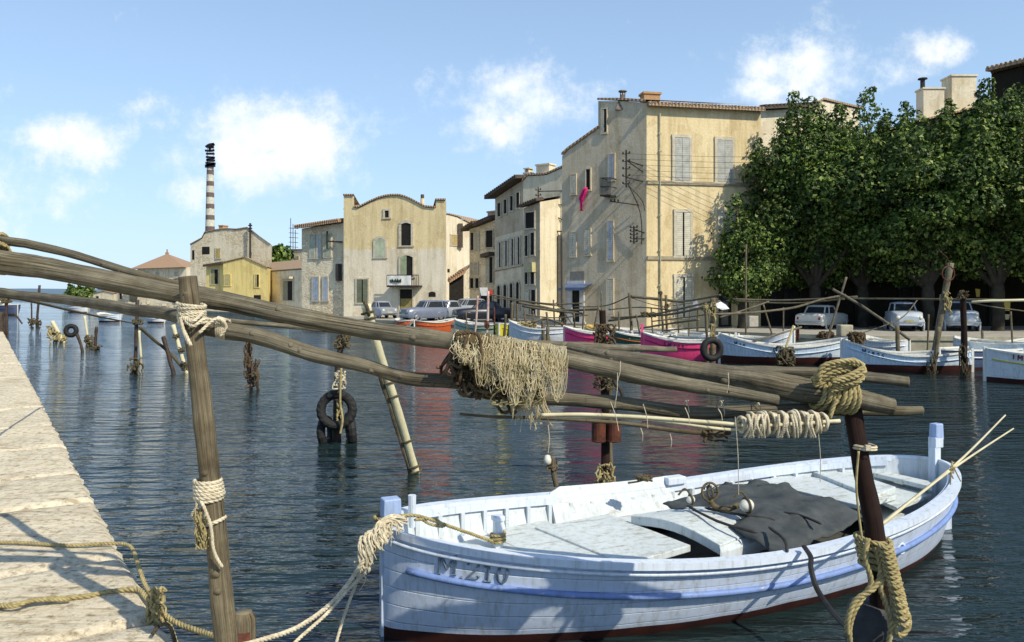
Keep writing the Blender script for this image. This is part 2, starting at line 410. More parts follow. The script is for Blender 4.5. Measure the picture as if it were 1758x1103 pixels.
tag(gm.build('quay_ground', DUST, org=Vector((0, 0, 0))), kind='structure')

# ------------------------------------------------------------------ far quay, shore, hills
edge = [(2600, 31), (1900, 33.5), (1450, 35), (1200, 39.5), (1000, 43), (900, 46.5), (840, 49), (700, 52), (600, 56), (500, 66), (400, 74), (300, 84), (230, 95), (180, 120), (120, 170), (60, 235), (-40, 300)]
ep = [XY(u, Y) for u, Y in edge]
fm = MB()
for i in range(len(ep)-1):
    a_, b_ = ep[i], ep[i+1]; za = Vector((0, 0, QZ))
    def inner(p, u): return Vector((p.x, p.y, 0))+Vector((p.x/p.y*300+(60 if u > 1500 else 0), 300, 0))
    fm.poly([a_+za, b_+za, inner(b_, edge[i+1][0])+za, inner(a_, edge[i][0])+za], 1)
    fm.grid([[a_+za, b_+za], [a_-za, b_-za]], 0)
    d = (b_-a_); n_ = Vector((d.y, -d.x, 0)).normalized()
    if n_.y > 0: n_ = -n_
    # proud kerb stone along the edge
    q = [a_+n_*.06, b_+n_*.06, b_-n_*.4, a_-n_*.4]; z1 = Vector((0, 0, QZ+.07)); z0 = Vector((0, 0, QZ-.12))
    fm.poly([p+z1 for p in q], 0); fm.poly([q[0]+z0, q[1]+z0, q[1]+z1, q[0]+z1], 0)
QWALL = M('quay_wall', (.50, .46, .33), (.33, .30, .22), 1.6, .9, .03, 5)
tag(fm.build('far_quay', [QWALL, DUST], org=Vector((0, 0, 0))), kind='structure')
hm = MB(); rows = []
for j, (Y, hh_) in enumerate([(420, -1), (440, 2.2), (900, 5), (1400, 8), (2600, -3)]):
    rows.append([(-1700+120*i, Y, (hh_ if hh_ < 0 else hh_*(.7+.9*noise.noise(Vector((i*.33, j*.6, 3)))))) for i in range(34)])
hm.grid(rows); tag(hm.build('hills', M('far_hills', (.10, .16, .22), (.13, .2, .25), .01, .9, 0, dirt=0), org=Vector((0, 0, 0)), smooth_=True), kind='structure')

# ------------------------------------------------------------------ buildings
class Wall:
    def __init__(s, A, B):
        s.a = XY(*A); s.b = XY(*B); s.d = (s.b-s.a).normalized(); s.n = Vector((s.d.y, -s.d.x, 0))
        if s.n.dot(-s.a) < 0: s.n = -s.n
    def pt(s, u, v, off=0):
        k = (u-CX)/F; d = s.b-s.a; tt = (k*s.a.y-s.a.x)/(d.x-k*d.y); p = s.a+d*tt
        z = H-(v-VH)/F*p.y; return Vector((p.x, p.y, z))+s.n*off
BASE = QZ-.15
def building(name, label, cat, W, prof, depth, mats, back_dz=0, roof=True, group=None, name_wall='wall'):
    root = empty(name, (W.a.x, W.a.y, QZ)); tag(root, label, cat, group)
    D = Vector((*depth, 0)); f = [W.pt(u, v) for u, v in prof]; bk = [p+D+Vector((0, 0, back_dz)) for p in f]
    g = lambda p: Vector((p.x, p.y, BASE))
    mb = MB(); mb.poly([g(f[0]), g(f[-1])]+f[::-1], 0); mb.poly([g(bk[0]), g(bk[-1])]+bk[::-1], 1)
    mb.poly([g(f[0]), f[0], bk[0], g(bk[0])], 1); mb.poly([g(f[-1]), f[-1], bk[-1], g(bk[-1])], 2 if len(mats) > 3 else 1)
    mb.build('wall', [mats[0], mats[1]]+([mats[3]] if len(mats) > 3 else []), root)
    if roof:
        rb = MB()
        for i in range(len(f)-1):
            if (f[i+1]-f[i]).length < 1e-3 or abs(prof[i+1][0]-prof[i][0]) < .5: continue
            up = Vector((0, 0, .05)); fo = W.n*.12
            for o_ in (0, .12):
                rb.poly([f[i]+up+fo+Vector((0, 0, o_)), f[i+1]+up+fo+Vector((0, 0, o_)), bk[i+1]+up+Vector((0, 0, o_)), bk[i]+up+Vector((0, 0, o_))])
            rb.poly([f[i]+up+fo, f[i+1]+up+fo, f[i+1]+up*3.4+fo, f[i]+up*3.4+fo])
        rb.build('roof', mats[2], root)
    return root
def eave(root, W, u0, v0, u1, v1, mat, out=.45, th=.16, tiles=True, name='eave'):
    a_, b_ = W.pt(u0, v0), W.pt(u1, v1); mb = MB(); n_ = W.n
    q = [a_-n_*.3+Vector((0, 0, .12)), b_-n_*.3+Vector((0, 0, .12)), b_+n_*out, a_+n_*out]; up = Vector((0, 0, th))
    mb.poly(q, 0); mb.poly([p+up for p in q][::-1], 0)
    for i in range(4): mb.poly([q[i], q[(i+1) % 4], q[(i+1) % 4]+up, q[i]+up], 0)
    if tiles:
        L = (b_-a_).length; k = max(2, int(L/.24)); dr = (q[0]-q[3]).normalized()
        for i in range(k):
            p = a_.lerp(b_, (i+.5)/k)+n_*(out+.03)+up*1.15
            mb.tube([p, p+dr*(out+.3)], .085, 6)
    mb.build(name, mat, root)
SUR = M('window_surround', (.66, .60, .46), (.5, .45, .34), 5, .9, .003)
def window(root, W, u0, u1, v0, v1, kind='closed', sc=(.45, .5, .5), sur=.14, arch=False, surm=None, name='window', off=.0):
    p00, p10, p01, p11 = W.pt(u0, v1), W.pt(u1, v1), W.pt(u0, v0), W.pt(u1, v0)
    # keep openings upright rectangles
    zt = (p01.z+p11.z)/2; zb = (p00.z+p10.z)/2; L = (p10-p00).length; n_ = W.n; d = W.d if (p10-p00).dot(W.d) > 0 else -W.d
    def q(x, z, o): return Vector((p00.x, p00.y, 0))+d*x+Vector((0, 0, z))+n_*(o+off)
    mb = MB(); op = kind
    # dark panel
    if arch:
        hh = [(L*(i/8), zt-L*.5+L*.5*math.sin(math.pi*i/8)*1.0) for i in range(9)] if arch == 'round' else [(L*(i/8), zt-L*.15+L*.15*math.sin(math.pi*i/8)) for i in range(9)]
    else: hh = [(0, zt), (L, zt)]
    mb.poly([q(0, zb, .02), q(L, zb, .02)]+[q(x, z, .02) for x, z in hh[::-1]], 1)
    if sur:
        th = .09
        def strip(x0, z0, x1, z1): 
            o0, o1 = .0, th
            P4 = [q(x0, z0, o1), q(x1, z0, o1), q(x1, z1, o1), q(x0, z1, o1)]; mb.poly(P4, 0)
            I4 = [q(x0, z0, 0), q(x1, z0, 0), q(x1, z1, 0), q(x0, z1, 0)]
            for i in range(4): mb.poly([I4[i], I4[(i+1) % 4], P4[(i+1) % 4], P4[i]], 0)
        strip(-sur, zb, 0, hh[0][1]); strip(L, zb, L+sur, hh[0][1]); strip(-sur*1.3, zb-.1, L+sur*1.3, zb)
        if not arch: strip(-sur*1.1, zt, L+sur*1.1, zt+sur*1.1)
        else:
            for i in range(8):
                (x0, z0), (x1, z1) = hh[i], hh[i+1]
                o1 = th
                dx = lambda x: (x-L/2)*2*sur/L
                a4 = [q(x0, z0, o1), q(x1, z1, o1), q(x1+dx(x1), z1+sur, o1), q(x0+dx(x0), z0+sur, o1)]
                mb.poly(a4, 0); b4 = [q(x0, z0, 0), q(x1, z1, 0)]; mb.poly([b4[0], b4[1], a4[1], a4[0]], 0)
    win = mb.build(name, [surm or SUR, DARK if kind != 'glass' else GLASS], root)
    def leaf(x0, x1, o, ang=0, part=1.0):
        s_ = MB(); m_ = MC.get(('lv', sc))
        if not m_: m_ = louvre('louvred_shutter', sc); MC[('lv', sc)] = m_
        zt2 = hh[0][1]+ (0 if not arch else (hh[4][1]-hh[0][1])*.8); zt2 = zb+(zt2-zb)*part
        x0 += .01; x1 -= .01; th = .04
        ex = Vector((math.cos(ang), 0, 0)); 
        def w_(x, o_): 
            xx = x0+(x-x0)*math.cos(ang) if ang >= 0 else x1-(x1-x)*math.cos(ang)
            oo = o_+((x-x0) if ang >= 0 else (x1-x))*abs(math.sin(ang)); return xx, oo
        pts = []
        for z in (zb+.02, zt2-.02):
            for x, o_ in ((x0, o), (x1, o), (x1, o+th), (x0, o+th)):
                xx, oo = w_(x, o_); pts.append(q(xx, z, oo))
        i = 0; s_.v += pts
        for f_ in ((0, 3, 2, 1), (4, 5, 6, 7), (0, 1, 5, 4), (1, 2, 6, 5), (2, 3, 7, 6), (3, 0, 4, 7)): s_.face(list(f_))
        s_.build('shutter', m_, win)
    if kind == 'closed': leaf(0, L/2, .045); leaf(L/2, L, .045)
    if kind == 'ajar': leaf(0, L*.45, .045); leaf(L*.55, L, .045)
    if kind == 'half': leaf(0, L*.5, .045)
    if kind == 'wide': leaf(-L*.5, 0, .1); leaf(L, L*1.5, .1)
    return win
def chimney(root, W, u0, u1, v0, v1, mat, depth=.7, cap=None, back=.5):
    a_, b_ = W.pt(u0, v1), W.pt(u1, v1); t0 = W.pt(u0, v0).z; mb = MB(); w_ = (b_-a_).length
    rot = Matrix(((W.d.x, -W.n.x, 0), (W.d.y, -W.n.y, 0), (0, 0, 1)))
    c = (a_+b_)/2-W.n*(back+depth/2); zb = min(a_.z, b_.z)-.4
    mb.box((c.x, c.y, (t0+zb)/2), (w_, depth, t0-zb), rot); mb.box((c.x, c.y, t0+.06), (w_+.14, depth+.14, .12), rot)
    if cap: 
        for k in (-1, 1): mb.box((c.x+W.d.x*w_*.3*k, c.y+W.d.y*w_*.3*k, t0+.25), (.1, depth, .26), rot)
        mb.box((c.x, c.y, t0+.42), (w_+.1, depth+.1, .08), rot)
    return mb.build('chimney', mat, root)

GREY = plaster('grey_render', (.54, .46, .33), (.62, .54, .40), 0)
YEL = plaster('yellow_render', (.70, .57, .33), (.76, .64, .40), 0)
CREAM = plaster('cream_render', (.72, .64, .46), (.80, .73, .56), 0)
CREAM2 = plaster('pale_render', (.76, .69, .53), (.68, .61, .47), .0, (.4, .36, .27))
HALLM = plaster('hall_render', (.78, .71, .56), (.69, .63, .49), .0, (.45, .4, .3), (6.05, (1.0, .91, .68)))
RUBBLE = plaster('rubble_wall', (.76, .67, .48), (.80, .72, .55), .12, (.68, .59, .43))
RUBD = plaster('weathered_dark_wall', (.50, .43, .32), (.58, .51, .39), .0, (.34, .3, .23))
SHADE = plaster('shade_dark_wall', (.022, .019, .014), (.035, .03, .022), .0, (.06, .05, .04))  # near-black brown: the shade behind the trees is put into the wall colour
YELB = plaster('bright_yellow_render', (.80, .66, .28), (.74, .60, .24), 0)
TILE = roofmat('clay_tiles', (.34, .22, .13), (.46, .34, .22)); TILEO = roofmat('orange_tiles', (.44, .27, .15), (.38, .26, .17)); TILED = M('dark_eave', (.13, .1, .075), (.08, .06, .045), 6, .9, .01)

# the tall corner house
Ws = Wall((965, 47.3), (1110, 44)); Wf = Wall((1110, 44), (1306, 45.3)); Df = Wf.b-Wf.a
h1 = building('corner_house', 'tall grey and yellow corner house with three storeys of shuttered windows left of the trees', 'house', Ws,
              [(965, 268), (976, 258), (1027, 222), (1027.05, 174), (1068, 174), (1110, 177)], (Df.x, Df.y), [GREY, GREY, TILE, YEL])
eave(h1, Wf, 1110, 184, 1308, 194, TILE, .42, .14)
for v0, v1 in ((313, 318), (443, 446)):
    mb = MB(); a_, b_ = Wf.pt(1111, v0), Wf.pt(1306, v0); b_.z = a_.z; mb.bar(a_+Wf.n*.03, b_+Wf.n*.03, .1, .2); mb.build('string_course', M('string_course_stone', (.42, .36, .24), None, 4), h1)
mb = MB(); mb.tube([Wf.pt(1132, 196, .09), Wf.pt(1133, 560, .09)], .045, 8)
for vv in (230, 260, 370, 430, 490): mb.box(Wf.pt(1132.5, vv, .06), (.16, .16, .06))
mb.build('drainpipe', M('pipe_paint', (.6, .54, .36), None, 6), h1)
for (u0, u1, v0, v1, k) in ((1158, 1183, 237, 311, 'closed'), (1231, 1256, 241, 313, 'closed'), (1161, 1184, 365, 440, 'ajar'), (1236, 1259, 366, 440, 'closed'), (1161, 1186, 476, 545, 'ajar')):
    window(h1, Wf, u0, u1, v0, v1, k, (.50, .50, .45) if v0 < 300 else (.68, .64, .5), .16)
BL = (.50, .52, .55); CR = (.68, .62, .48)
for (u0, u1, v0, v1, k, c_) in ((1034, 1042, 188, 228, 'half', CR), (1046, 1055, 266, 309, 'closed', BL), (981, 989, 301, 333, 'closed', CR), (1007, 1014, 291, 326, 'open', CR),
                                (980, 989, 400, 440, 'closed', CR), (1005, 1014, 394, 437, 'closed', CR), (1044, 1053, 381, 447, 'closed', BL), (1043, 1053, 480, 540, 'closed', CR)):
    window(h1, Ws, u0, u1, v0, v1, k, c_, .06, surm=GREY)
mb = MB()                                             # little iron balcony
a_, b_ = Ws.pt(1041, 338), Ws.pt(1058, 338); mb.bar(a_+Ws.n*.35, b_+Ws.n*.35, .8, .1)
for i in range(9):
    p = a_.lerp(b_, i/8)+Ws.n*.72; mb.tube([p, p+Vector((0, 0, 1.0))], .02, 5)
for z in (.5, 1.0): mb.tube([a_+Vector((0, 0, z)), a_+Ws.n*.72+Vector((0, 0, z)), b_+Ws.n*.72+Vector((0, 0, z)), b_+Vector((0, 0, z))], .025, 5)
mb.build('balcony', IRON, h1)
dr = window(h1, Ws, 983, 996, 492, 553, 'open', CR, .3, surm=M('white_door_frame', (.72, .7, .66), None, 5), name='door')
mb = MB(); a_, b_ = Ws.pt(974, 487), Ws.pt(1018, 484); b_.z = a_.z
mb.poly([a_, b_, b_+Ws.n*1.0-Vector((0, 0, .25)), a_+Ws.n*1.0-Vector((0, 0, .25))]); mb.poly([a_+Ws.n*1.0-Vector((0, 0, .25)), b_+Ws.n*1.0-Vector((0, 0, .25)), b_+Ws.n*1.0-Vector((0, 0, .42)), a_+Ws.n*1.0-Vector((0, 0, .42))])
mb.build('awning', M('blue_awning', (.13, .18, .30), (.09, .13, .22), 5, .8), h1)
mb = MB(); mb.poly([Ws.pt(979, 483, .04), Ws.pt(1003, 482, .04), Ws.pt(1003, 466, .04), Ws.pt(979, 467, .04)]); mb.build('sign_board', M('faded_board', (.2, .19, .16), (.28, .26, .22), 8), h1)
chimney(h1, Wf, 1119, 1147, 152, 178, M('orange_brick', (.5, .3, .14), (.42, .26, .14), 6, .9), .7, back=1.2)
mb = MB(); c = Wf.pt(1084, 175)-Wf.n*1.5; mb.box(c+Vector((0, 0, .1)), (.9, .9, .6), taper=.6); mb.tube([c, c+Vector((0, 0, .75))], .16, 10)
for k in range(4): mb.box(c+Vector((.13*math.cos(k*1.57), .13*math.sin(k*1.57), .8)), (.05, .05, .25))
mb.lathe(c+Vector((0, 0, .92)), [(.25, 0), (.24, .06), (0, .1)], n=12); mb.build('chimney_pot', M('sooty_pot', (.1, .08, .06), (.3, .25, .2), 5), h1)
def bracket(W, root, us, vt, vb, arms, label):
    """insulator rack: an upright with arms fixed back to the wall"""
    mb = MB(); mb.tube([W.pt(us, vt, .9), W.pt(us, vb, .9)], .05, 6)
    n_ = 5
    for i in range(n_):
        p = W.pt(us, vt+(vb-vt)*(i+.5)/n_, .9); mb.tube([p-W.d*.22, p+W.d*.22], .02, 5)
        for sgn in (-1, 1): mb.lathe(p+W.d*.2*sgn, [(.02, 0), (.05, .02), (.05, .08), (.03, .12), (0, .13)], n=8)
    for (u1, v1, vv) in arms: mb.tube([W.pt(us, vv, .9), W.pt(u1, v1, 0)], .035, 6)
    return mb.build('insulator_bracket', IRON, root)
bracket(Ws, h1, 1088, 262, 325, [(1104, 285, 279), (1104, 312, 308), (1104, 296, 279)], '')
bracket(Ws, h1, 1101, 390, 420, [(1106, 400, 396), (1106, 410, 412)], '')
mb = MB(); mb.tube([Ws.pt(1058, 348, .8), Ws.pt(1099, 353, .1)], .03, 6)
for uu in (1060, 1066, 1072): mb.lathe(Ws.pt(uu, 349, .75), [(.02, 0), (.06, .03), (.05, .12), (0, .16)], n=8)
mb.tube(smooth([Ws.pt(1090, 318, .9), Ws.pt(1098, 350, .3), Ws.pt(1104, 380, .2), Ws.pt(1103, 420, .1)]), .03, 6)
mb.tube(smooth([Ws.pt(1092, 322, .9), Ws.pt(1106, 345, .3), Ws.pt(1108, 362, .1)]), .025, 6)
mb.build('cable_arm', IRON, h1)
# wires running off the facade brackets
wr = MB()
for k in range(6):
    a_ = Ws.pt(1090, 268+k*9, .9); b_ = XY(1800, 42); b_.z = 11.6-k*.35; pts = []
    for i in range(25):
        s_ = i/24; p = a_.lerp(b_, s_); p.z -= 1.6*math.sin(math.pi*s_)*.5; pts.append(p)
    wr.tube(pts, .009, 4)
tag(wr.build('overhead_wires', IRON), 'thin wires strung in front of the yellow facade towards the trees', 'wires')
# laundry
mb = MB(); rows = []
for i in range(13):
    v_ = 323+i*3.3; wd = [2, 3, 3.5, 4, 4.5, 5, 4.5, 3.5, 3, 2.5, 2.3, 2, 1.6][i]; cu = [1008, 1007, 1006, 1005, 1004, 1003, 1002, 1001.5, 1001, 1001, 1001, 1001, 1001][i]
    rows.append([Ws.pt(cu+(j-3)/3*wd, v_+.8*math.sin(j*2), .18+.08*math.sin(j*1.8+i*.4)) for j in range(7)])
mb.grid(rows); tag(mb.build('laundry', M('magenta_cloth', (.82, .035, .22), (.62, .02, .16), 6, .9), smooth_=True, solid=.02), 'magenta cloth hung out of an upper window of the grey house side', 'laundry')

# cream house left of it
W2 = Wall((898, 60), (976, 57.5))
h2 = building('cream_house', 'cream rendered house with a bare sunlit wall joined to the grey gable', 'house', W2, [(898, 312), (905, 303), (938, 301), (965, 289), (976, 287)], (6, 6), [CREAM, CREAM, TILE])
chimney(h2, W2, 914, 936, 284, 302, CREAM, .8); chimney(h2, W2, 893, 902, 298, 310, CREAM, .5, cap=1)
bracket(W2, h2, 936, 324, 371, [(966, 328, 331), (966, 352, 353), (966, 378, 358)], '')
mb = MB(); mb.tube([W2.pt(932, 397, .5), W2.pt(967, 398, .2)], .045, 6); mb.build('iron_bar', IRON, h2)
mb = MB(); mb.box((W2.pt(963, 404)+W2.pt(963, 522))/2+W2.n*.15, (.26, .26, (W2.pt(963, 404)-W2.pt(963, 522)).length)); mb.build('drainpipe', M('dark_pipe', (.16, .14, .11), None, 5), h2)
mb = MB(); mb.poly([W2.pt(935, 480, .03), W2.pt(944, 480, .03), W2.pt(944, 475, .03), W2.pt(935, 475, .03)]); mb.build('street_plate', M('blue_plate', (.04, .07, .2), None, 5), h2)
W2b = Wall((899, 58), (927, 56.8))
h2b = building('narrow_house', 'narrow house with dark shuttered windows between the cream wall and the long eave', 'house', W2b, [(899, 358), (927, 347)], (4, 3), [RUBD, CREAM2, TILED, CREAM], 1.0)
eave(h2b, W2b, 897, 358, 929, 346, TILED, .5, .14)
for (u0, u1, v0, v1) in ((902, 907, 405, 440), (912, 918, 400, 438), (902, 907, 468, 488), (912, 918, 465, 488), (903, 908, 500, 540), (913, 920, 498, 540), (903, 918, 365, 392)):
    window(h2b, W2b, u0, u1, v0, v1, 'open' if v0 < 500 else 'closed', CR, .08)
mb = MB(); a_, b_ = W2b.pt(911, 460, .2), W2b.pt(920, 459, .2); mb.bar(a_, b_, .4, .7); mb.build('flower_box', M('yellow_box', (.6, .55, .3), None), h2b)
W3 = Wall((850, 62.5), (899, 60))
h3 = building('long_eave_house', 'three storey weathered house with a deep dark eave and arched ground floor openings', 'house', W3, [(850, 341), (899, 309)], (9, 3), [RUBD, CREAM2, TILED, CREAM2], 1.5)
eave(h3, W3, 846, 344, 900, 308, TILED, .9, .2)
mb = MB(); mb.poly([W3.pt(850.5, 464, .03), W3.pt(898.5, 454, .03), W3.pt(898.5, 395, .03), W3.pt(850.5, 408, .03)]); mb.poly([W3.pt(850.5, 540, .03), W3.pt(898.5, 548, .03), W3.pt(898.5, 457, .03), W3.pt(850.5, 467, .03)])
mb.build('plaster_band', CREAM2, h3)
for i in range(4):
    u = 855+i*10.8; window(h3, W3, u, u+5, 349-i*6, 372-i*5, 'open', CR, .06); window(h3, W3, u+1, u+6, 417-i*3, 459-i*1.6, 'half', (.6, .58, .5), .12, off=.03)
    window(h3, W3, u, u+5, 490-i*2, 530, 'open', CR, .12, arch='round', off=.03)
mb = MB(); mb.bar(W3.pt(850, 464, .1), W3.pt(899, 455, .1), .12, .14); mb.build('string_course', RUBD, h3)
W4 = Wall((806, 66), (850, 63.5))
h4 = building('low_quay_house', 'lower cluttered house with dark upper openings beside the long eave', 'house', W4, [(806, 394), (822, 389), (850, 378)], (10, 6), [RUBBLE, RUBBLE, TILED], 1.0)
eave(h4, W4, 802, 399, 822, 386, TILED, .7, .2); eave(h4, W4, 820, 390, 851, 377, TILED, .6, .2)
for (u0, u1, v0, v1, k) in ((835, 847, 396, 425, 'open'), (836, 847, 442, 486, 'half'), (809, 814, 400, 430, 'open'), (817, 822, 400, 430, 'closed'), (809, 813, 452, 470, 'closed'), (816, 821, 452, 470, 'closed'), (808, 814, 478, 495, 'open'), (817, 823, 478, 495, 'open'), (826, 846, 500, 535, 'open')):
    window(h4, W4, u0, u1, v0, v1, k, (.5, .5, .42), .1)
mb = MB(); mb.bar(W4.pt(834, 440, .3), W4.pt(849, 436, .3), .6, .3); mb.build('balcony', TILED, h4)
chimney(h4, W4, 829, 849, 365, 380, M('pink_block', (.55, .42, .33), None, 4), .8)
W5 = Wall((762, 84), (812, 86))
h5 = building('pale_back_house', 'pale plastered gable house behind the hall with one ochre window', 'house', W5, [(740, 366), (770, 369), (785, 373), (806, 384), (812, 390)], (3, 8), [CREAM2, CREAM2, TILE])
window(h5, W5, 774, 786, 404, 421, 'closed', (.5, .38, .16), .1); window(h5, W5, 768, 772, 462, 468, 'open', CR, 0)
mb = MB(); mb.box(W5.pt(789, 405, .2), (.5, .3, 2.6)); mb.build('wall_pipe', TILED, h5)
W5b = Wall((771, 74), (796, 74.5))
h5b = building('open_shed', 'small open fronted shed with an orange tiled roof right of the hall', 'shed', W5b, [(771, 484), (796, 470)], (.5, 5), [DARK, RUBBLE, TILEO], 1.0)
eave(h5b, W5b, 770, 486, 797, 469, TILEO, .5, .25)

# the hall with the curved gable
W6 = Wall((590, 64), (766, 62))
h6 = building('curved_gable_house', 'large rendered hall with a curved gable between two corner pillars, yellow above and grey below', 'house', W6,
              [(590, 337), (608, 337), (608.1, 357), (615, 358), (626, 352.5), (637, 347), (650, 341.5), (662, 338.3), (672, 337), (686, 337), (697, 340), (708, 345), (719, 351), (730, 356.5), (747, 358), (748, 358), (748.1, 345), (766, 345)],
              (-1.6, 12), [HALLM, CREAM2, TILE, CREAM2])
window(h6, W6, 661, 668, 362, 374, 'open', CR, .15); window(h6, W6, 689, 706, 383, 422, 'open', CR, .2, arch='flat')
window(h6, W6, 645, 661, 410, 442, 'closed', (.50, .56, .40), .18, arch='flat'); window(h6, W6, 688, 709, 439, 476, 'half', (.36, .42, .26), .15, arch='flat')
window(h6, W6, 613, 632, 480, 520, 'ajar', (.16, .18, .12), .12)
window(h6, W6, 736, 748, 501, 510, 'open', CR, 0, arch='flat')
d_ = window(h6, W6, 687, 708, 497, 541, 'open', CR, .12, name='door')
mb = MB(); mb.poly([W6.pt(688, 541, .05), W6.pt(707, 541, .05), W6.pt(707, 513, .05), W6.pt(688, 513, .05)]); mb.build('door_panel', M('ochre_door', (.36, .28, .09), (.25, .2, .07), 5), d_)
mb = MB(); a_, b_ = W6.pt(671, 492), W6.pt(725, 492); b_.z = a_.z; mb.bar(a_+W6.n*.45, b_+W6.n*.45, .9, .14)
for i in range(19):
    p = a_.lerp(b_, i/18)+W6.n*.86; mb.tube([p, p+Vector((0, 0, .85))], .02, 4)
mb.bar(a_+W6.n*.86+Vector((0, 0, .88)), b_+W6.n*.86+Vector((0, 0, .88)), .06, .06); mb.build('balcony', IRON, h6)
mb = MB(); rows = [[W6.pt(673+(713-673)*j/12, 474+i*4, .93+.03*math.sin(j*1.3)) for j in range(13)] for i in range(5)]
mb.grid(rows); bn = mb.build('banner', M('white_cloth', (.8, .8, .76), (.7, .7, .66), 4, .9), smooth_=True); tag(bn, 'white banner with dark scribbled lettering hung on the hall balcony rail', 'banner')
mb = MB()
for i in range(13):
    u = 679+i*1.4+rnd(-.2, .2); mb.tube([W6.pt(u, 485+rnd(-.5, 1), .99), W6.pt(u+rnd(-1, 1.2), 480+rnd(-1.5, 2), .99)], .035, 4)
mb.build('lettering', M('dark_green_paint', (.03, .06, .03), None), bn)
mb = MB(); mb.tube([W6.pt(721.5, 360, -.5), W6.pt(721.5, 340, -.5)], .16, 8, 0); mb.tube([W6.pt(721.5, 340, -.5), W6.pt(721.5, 333, -.5)], .14, 8, 1); mb.build('chimney', [CREAM, TILED], h6)
W7 = Wall((518, 66.5), (591, 64.6))
h7 = building('side_wing_house', 'lower wing with a shaded tiled eave joined to the left of the curved gable', 'house', W7, [(518, 393), (591, 383)], (4, 9), [RUBBLE, RUBD, TILE, RUBBLE], 1.9)
eave(h7, W7, 515, 394, 590, 383, TILEO, .75, .2)
for (u0, u1, v0, v1, c_) in ((534, 540, 405, 443, (.5, .56, .44)), (545, 551, 405, 443, (.55, .58, .55)), (557, 568, 404, 441, (.48, .5, .36)), (538, 547, 477, 516, (.42, .5, .62)), (556, 563, 477, 516, (.42, .5, .62))):
    window(h7, W7, u0, u1, v0, v1, 'closed', c_, .12)
mb = MB(); mb.tube([W7.pt(567, 398, .4), W7.pt(567, 428, .4)], .08, 6); mb.tube([W7.pt(567, 415, .4), W7.pt(589, 416, .1)], .06, 6); mb.build('cable_arm', IRON, h7); mb = MB(); mb.box(W7.pt(583, 468, .1), (.5, .3, 1.4)); mb.build('junction_box', IRON, h7)
chimney(h7, W7, 553, 566, 355, 375, RUBBLE, 1.0, back=3); chimney(h7, W7, 571, 590, 349, 375, CREAM, 1.0, back=3)
mb = MB(); c0 = W7.pt(600, 540); 
# far row left of the wing
W8 = Wall((466, 98), (521, 92))
h8 = building('white_garage_house', 'low white building with a garage opening between the yellow house and the hall wing', 'house', W8, [(466, 467), (521, 463)], (-2.5, 8), [CREAM, CREAM, TILE], 1.3)
window(h8, W8, 487, 503, 483, 516, 'half', (.3, .3, .22), .3); mb = MB(); mb.bar(W8.pt(485, 477, .4), W8.pt(505, 477, .4), .5, .25); mb.build('lintel', CREAM, h8)
W8b = Wall((486, 112), (521, 110))
h8b = building('upper_back_house', 'small tiled house showing above the white garage building', 'house', W8b, [(486, 437), (500, 430), (521, 430)], (1, 8), [CREAM2, RUBBLE, TILEO])
window(h8b, W8b, 489, 493, 434, 440, 'open', CR, 0); window(h8b, W8b, 509, 513, 441, 470, 'closed', (.4, .45, .3), .1)
mast = MB()
for k in range(3): mast.tube([P(499+k*4, 375+k*10, 111), P(499+k*4, 430, 111)], .05, 5)
for k in range(5): mast.tube([P(496, 392+k*8, 111), P(512, 393+k*8, 111)], .04, 5)
tag(mast.build('antenna_mast', IRON), 'thin lattice antenna mast rising over the roofs left of the hall wing', 'antenna')
W9 = Wall((327, 108), (465, 103))
h9 = building('old_stone_house', 'old grey stone house with a stepped roofline behind the small yellow house', 'house', W9,
              [(327, 421), (347, 410), (352, 400), (371, 396), (390, 394), (406, 395), (425, 392), (433, 397), (448, 409), (465, 421)], (-3.2, 12), [RUBBLE, RUBD, TILE])
window(h9, W9, 371, 378, 428, 444, 'closed', (.55, .42, .14), .15); window(h9, W9, 347, 360, 424, 437, 'open', CR, 0); window(h9, W9, 330, 334, 430, 446, 'open', CR, 0); window(h9, W9, 428, 432, 433, 438, 'open', CR, 0)
mb = MB(); mb.tube([W9.pt(434, 447, .5), W9.pt(434, 384, .5)], .13, 6)
for k in range(3): mb.tube([W9.pt(431, 388+k*5, .5), W9.pt(437, 388+k*5, .5)], .09, 5)
mb.build('insulator_bracket', IRON, h9)
chimney(h9, W9, 371, 378, 388, 397, M('orange_brick', (.5, .3, .14), None), 1.0)
W10 = Wall((383, 97), (460, 95))
h10 = building('small_yellow_house', 'small bright yellow house with a low gable and two shuttered windows', 'house', W10, [(383, 452), (420, 443), (460, 461)], (-1.2, 6), [YELB, YELB, TILE])
window(h10, W10, 386, 396, 472, 490, 'closed', (.55, .48, .22), .08, surm=YELB); window(h10, W10, 438, 445, 472, 493, 'half', (.5, .42, .2), .1, surm=YELB); window(h10, W10, 436, 448, 507, 516, 'open', CR, 0)
W11 = Wall((354, 99), (384, 98))
h11 = building('lean_to', 'lean to porch with a dark green opening left of the small yellow house', 'porch', W11, [(354, 458), (384, 454)], (1, 4), [YELB, YELB, TILED]); window(h11, W11, 363, 375, 463, 488, 'half', (.3, .3, .14), .1); eave(h11, W11, 353, 459, 385, 454, TILED, .5, .2)
W12 = Wall((228, 140), (322, 136))
h12 = building('orange_roof_house', 'pale building with an orange pyramid roof above the thick pole on the left', 'house', W12, [(236, 461), (320, 459)], (0, 10), [CREAM2, CREAM2, TILEO], roof=False)
rb = MB(); c_ = [W12.pt(229, 462, .8), W12.pt(322, 459, .8)]; c_ += [c_[1]+Vector((0, 11, 0)), c_[0]+Vector((0, 11, 0))]; ap = P(287, 436, 143)
for i in range(4): rb.poly([c_[i], c_[(i+1) % 4], ap])
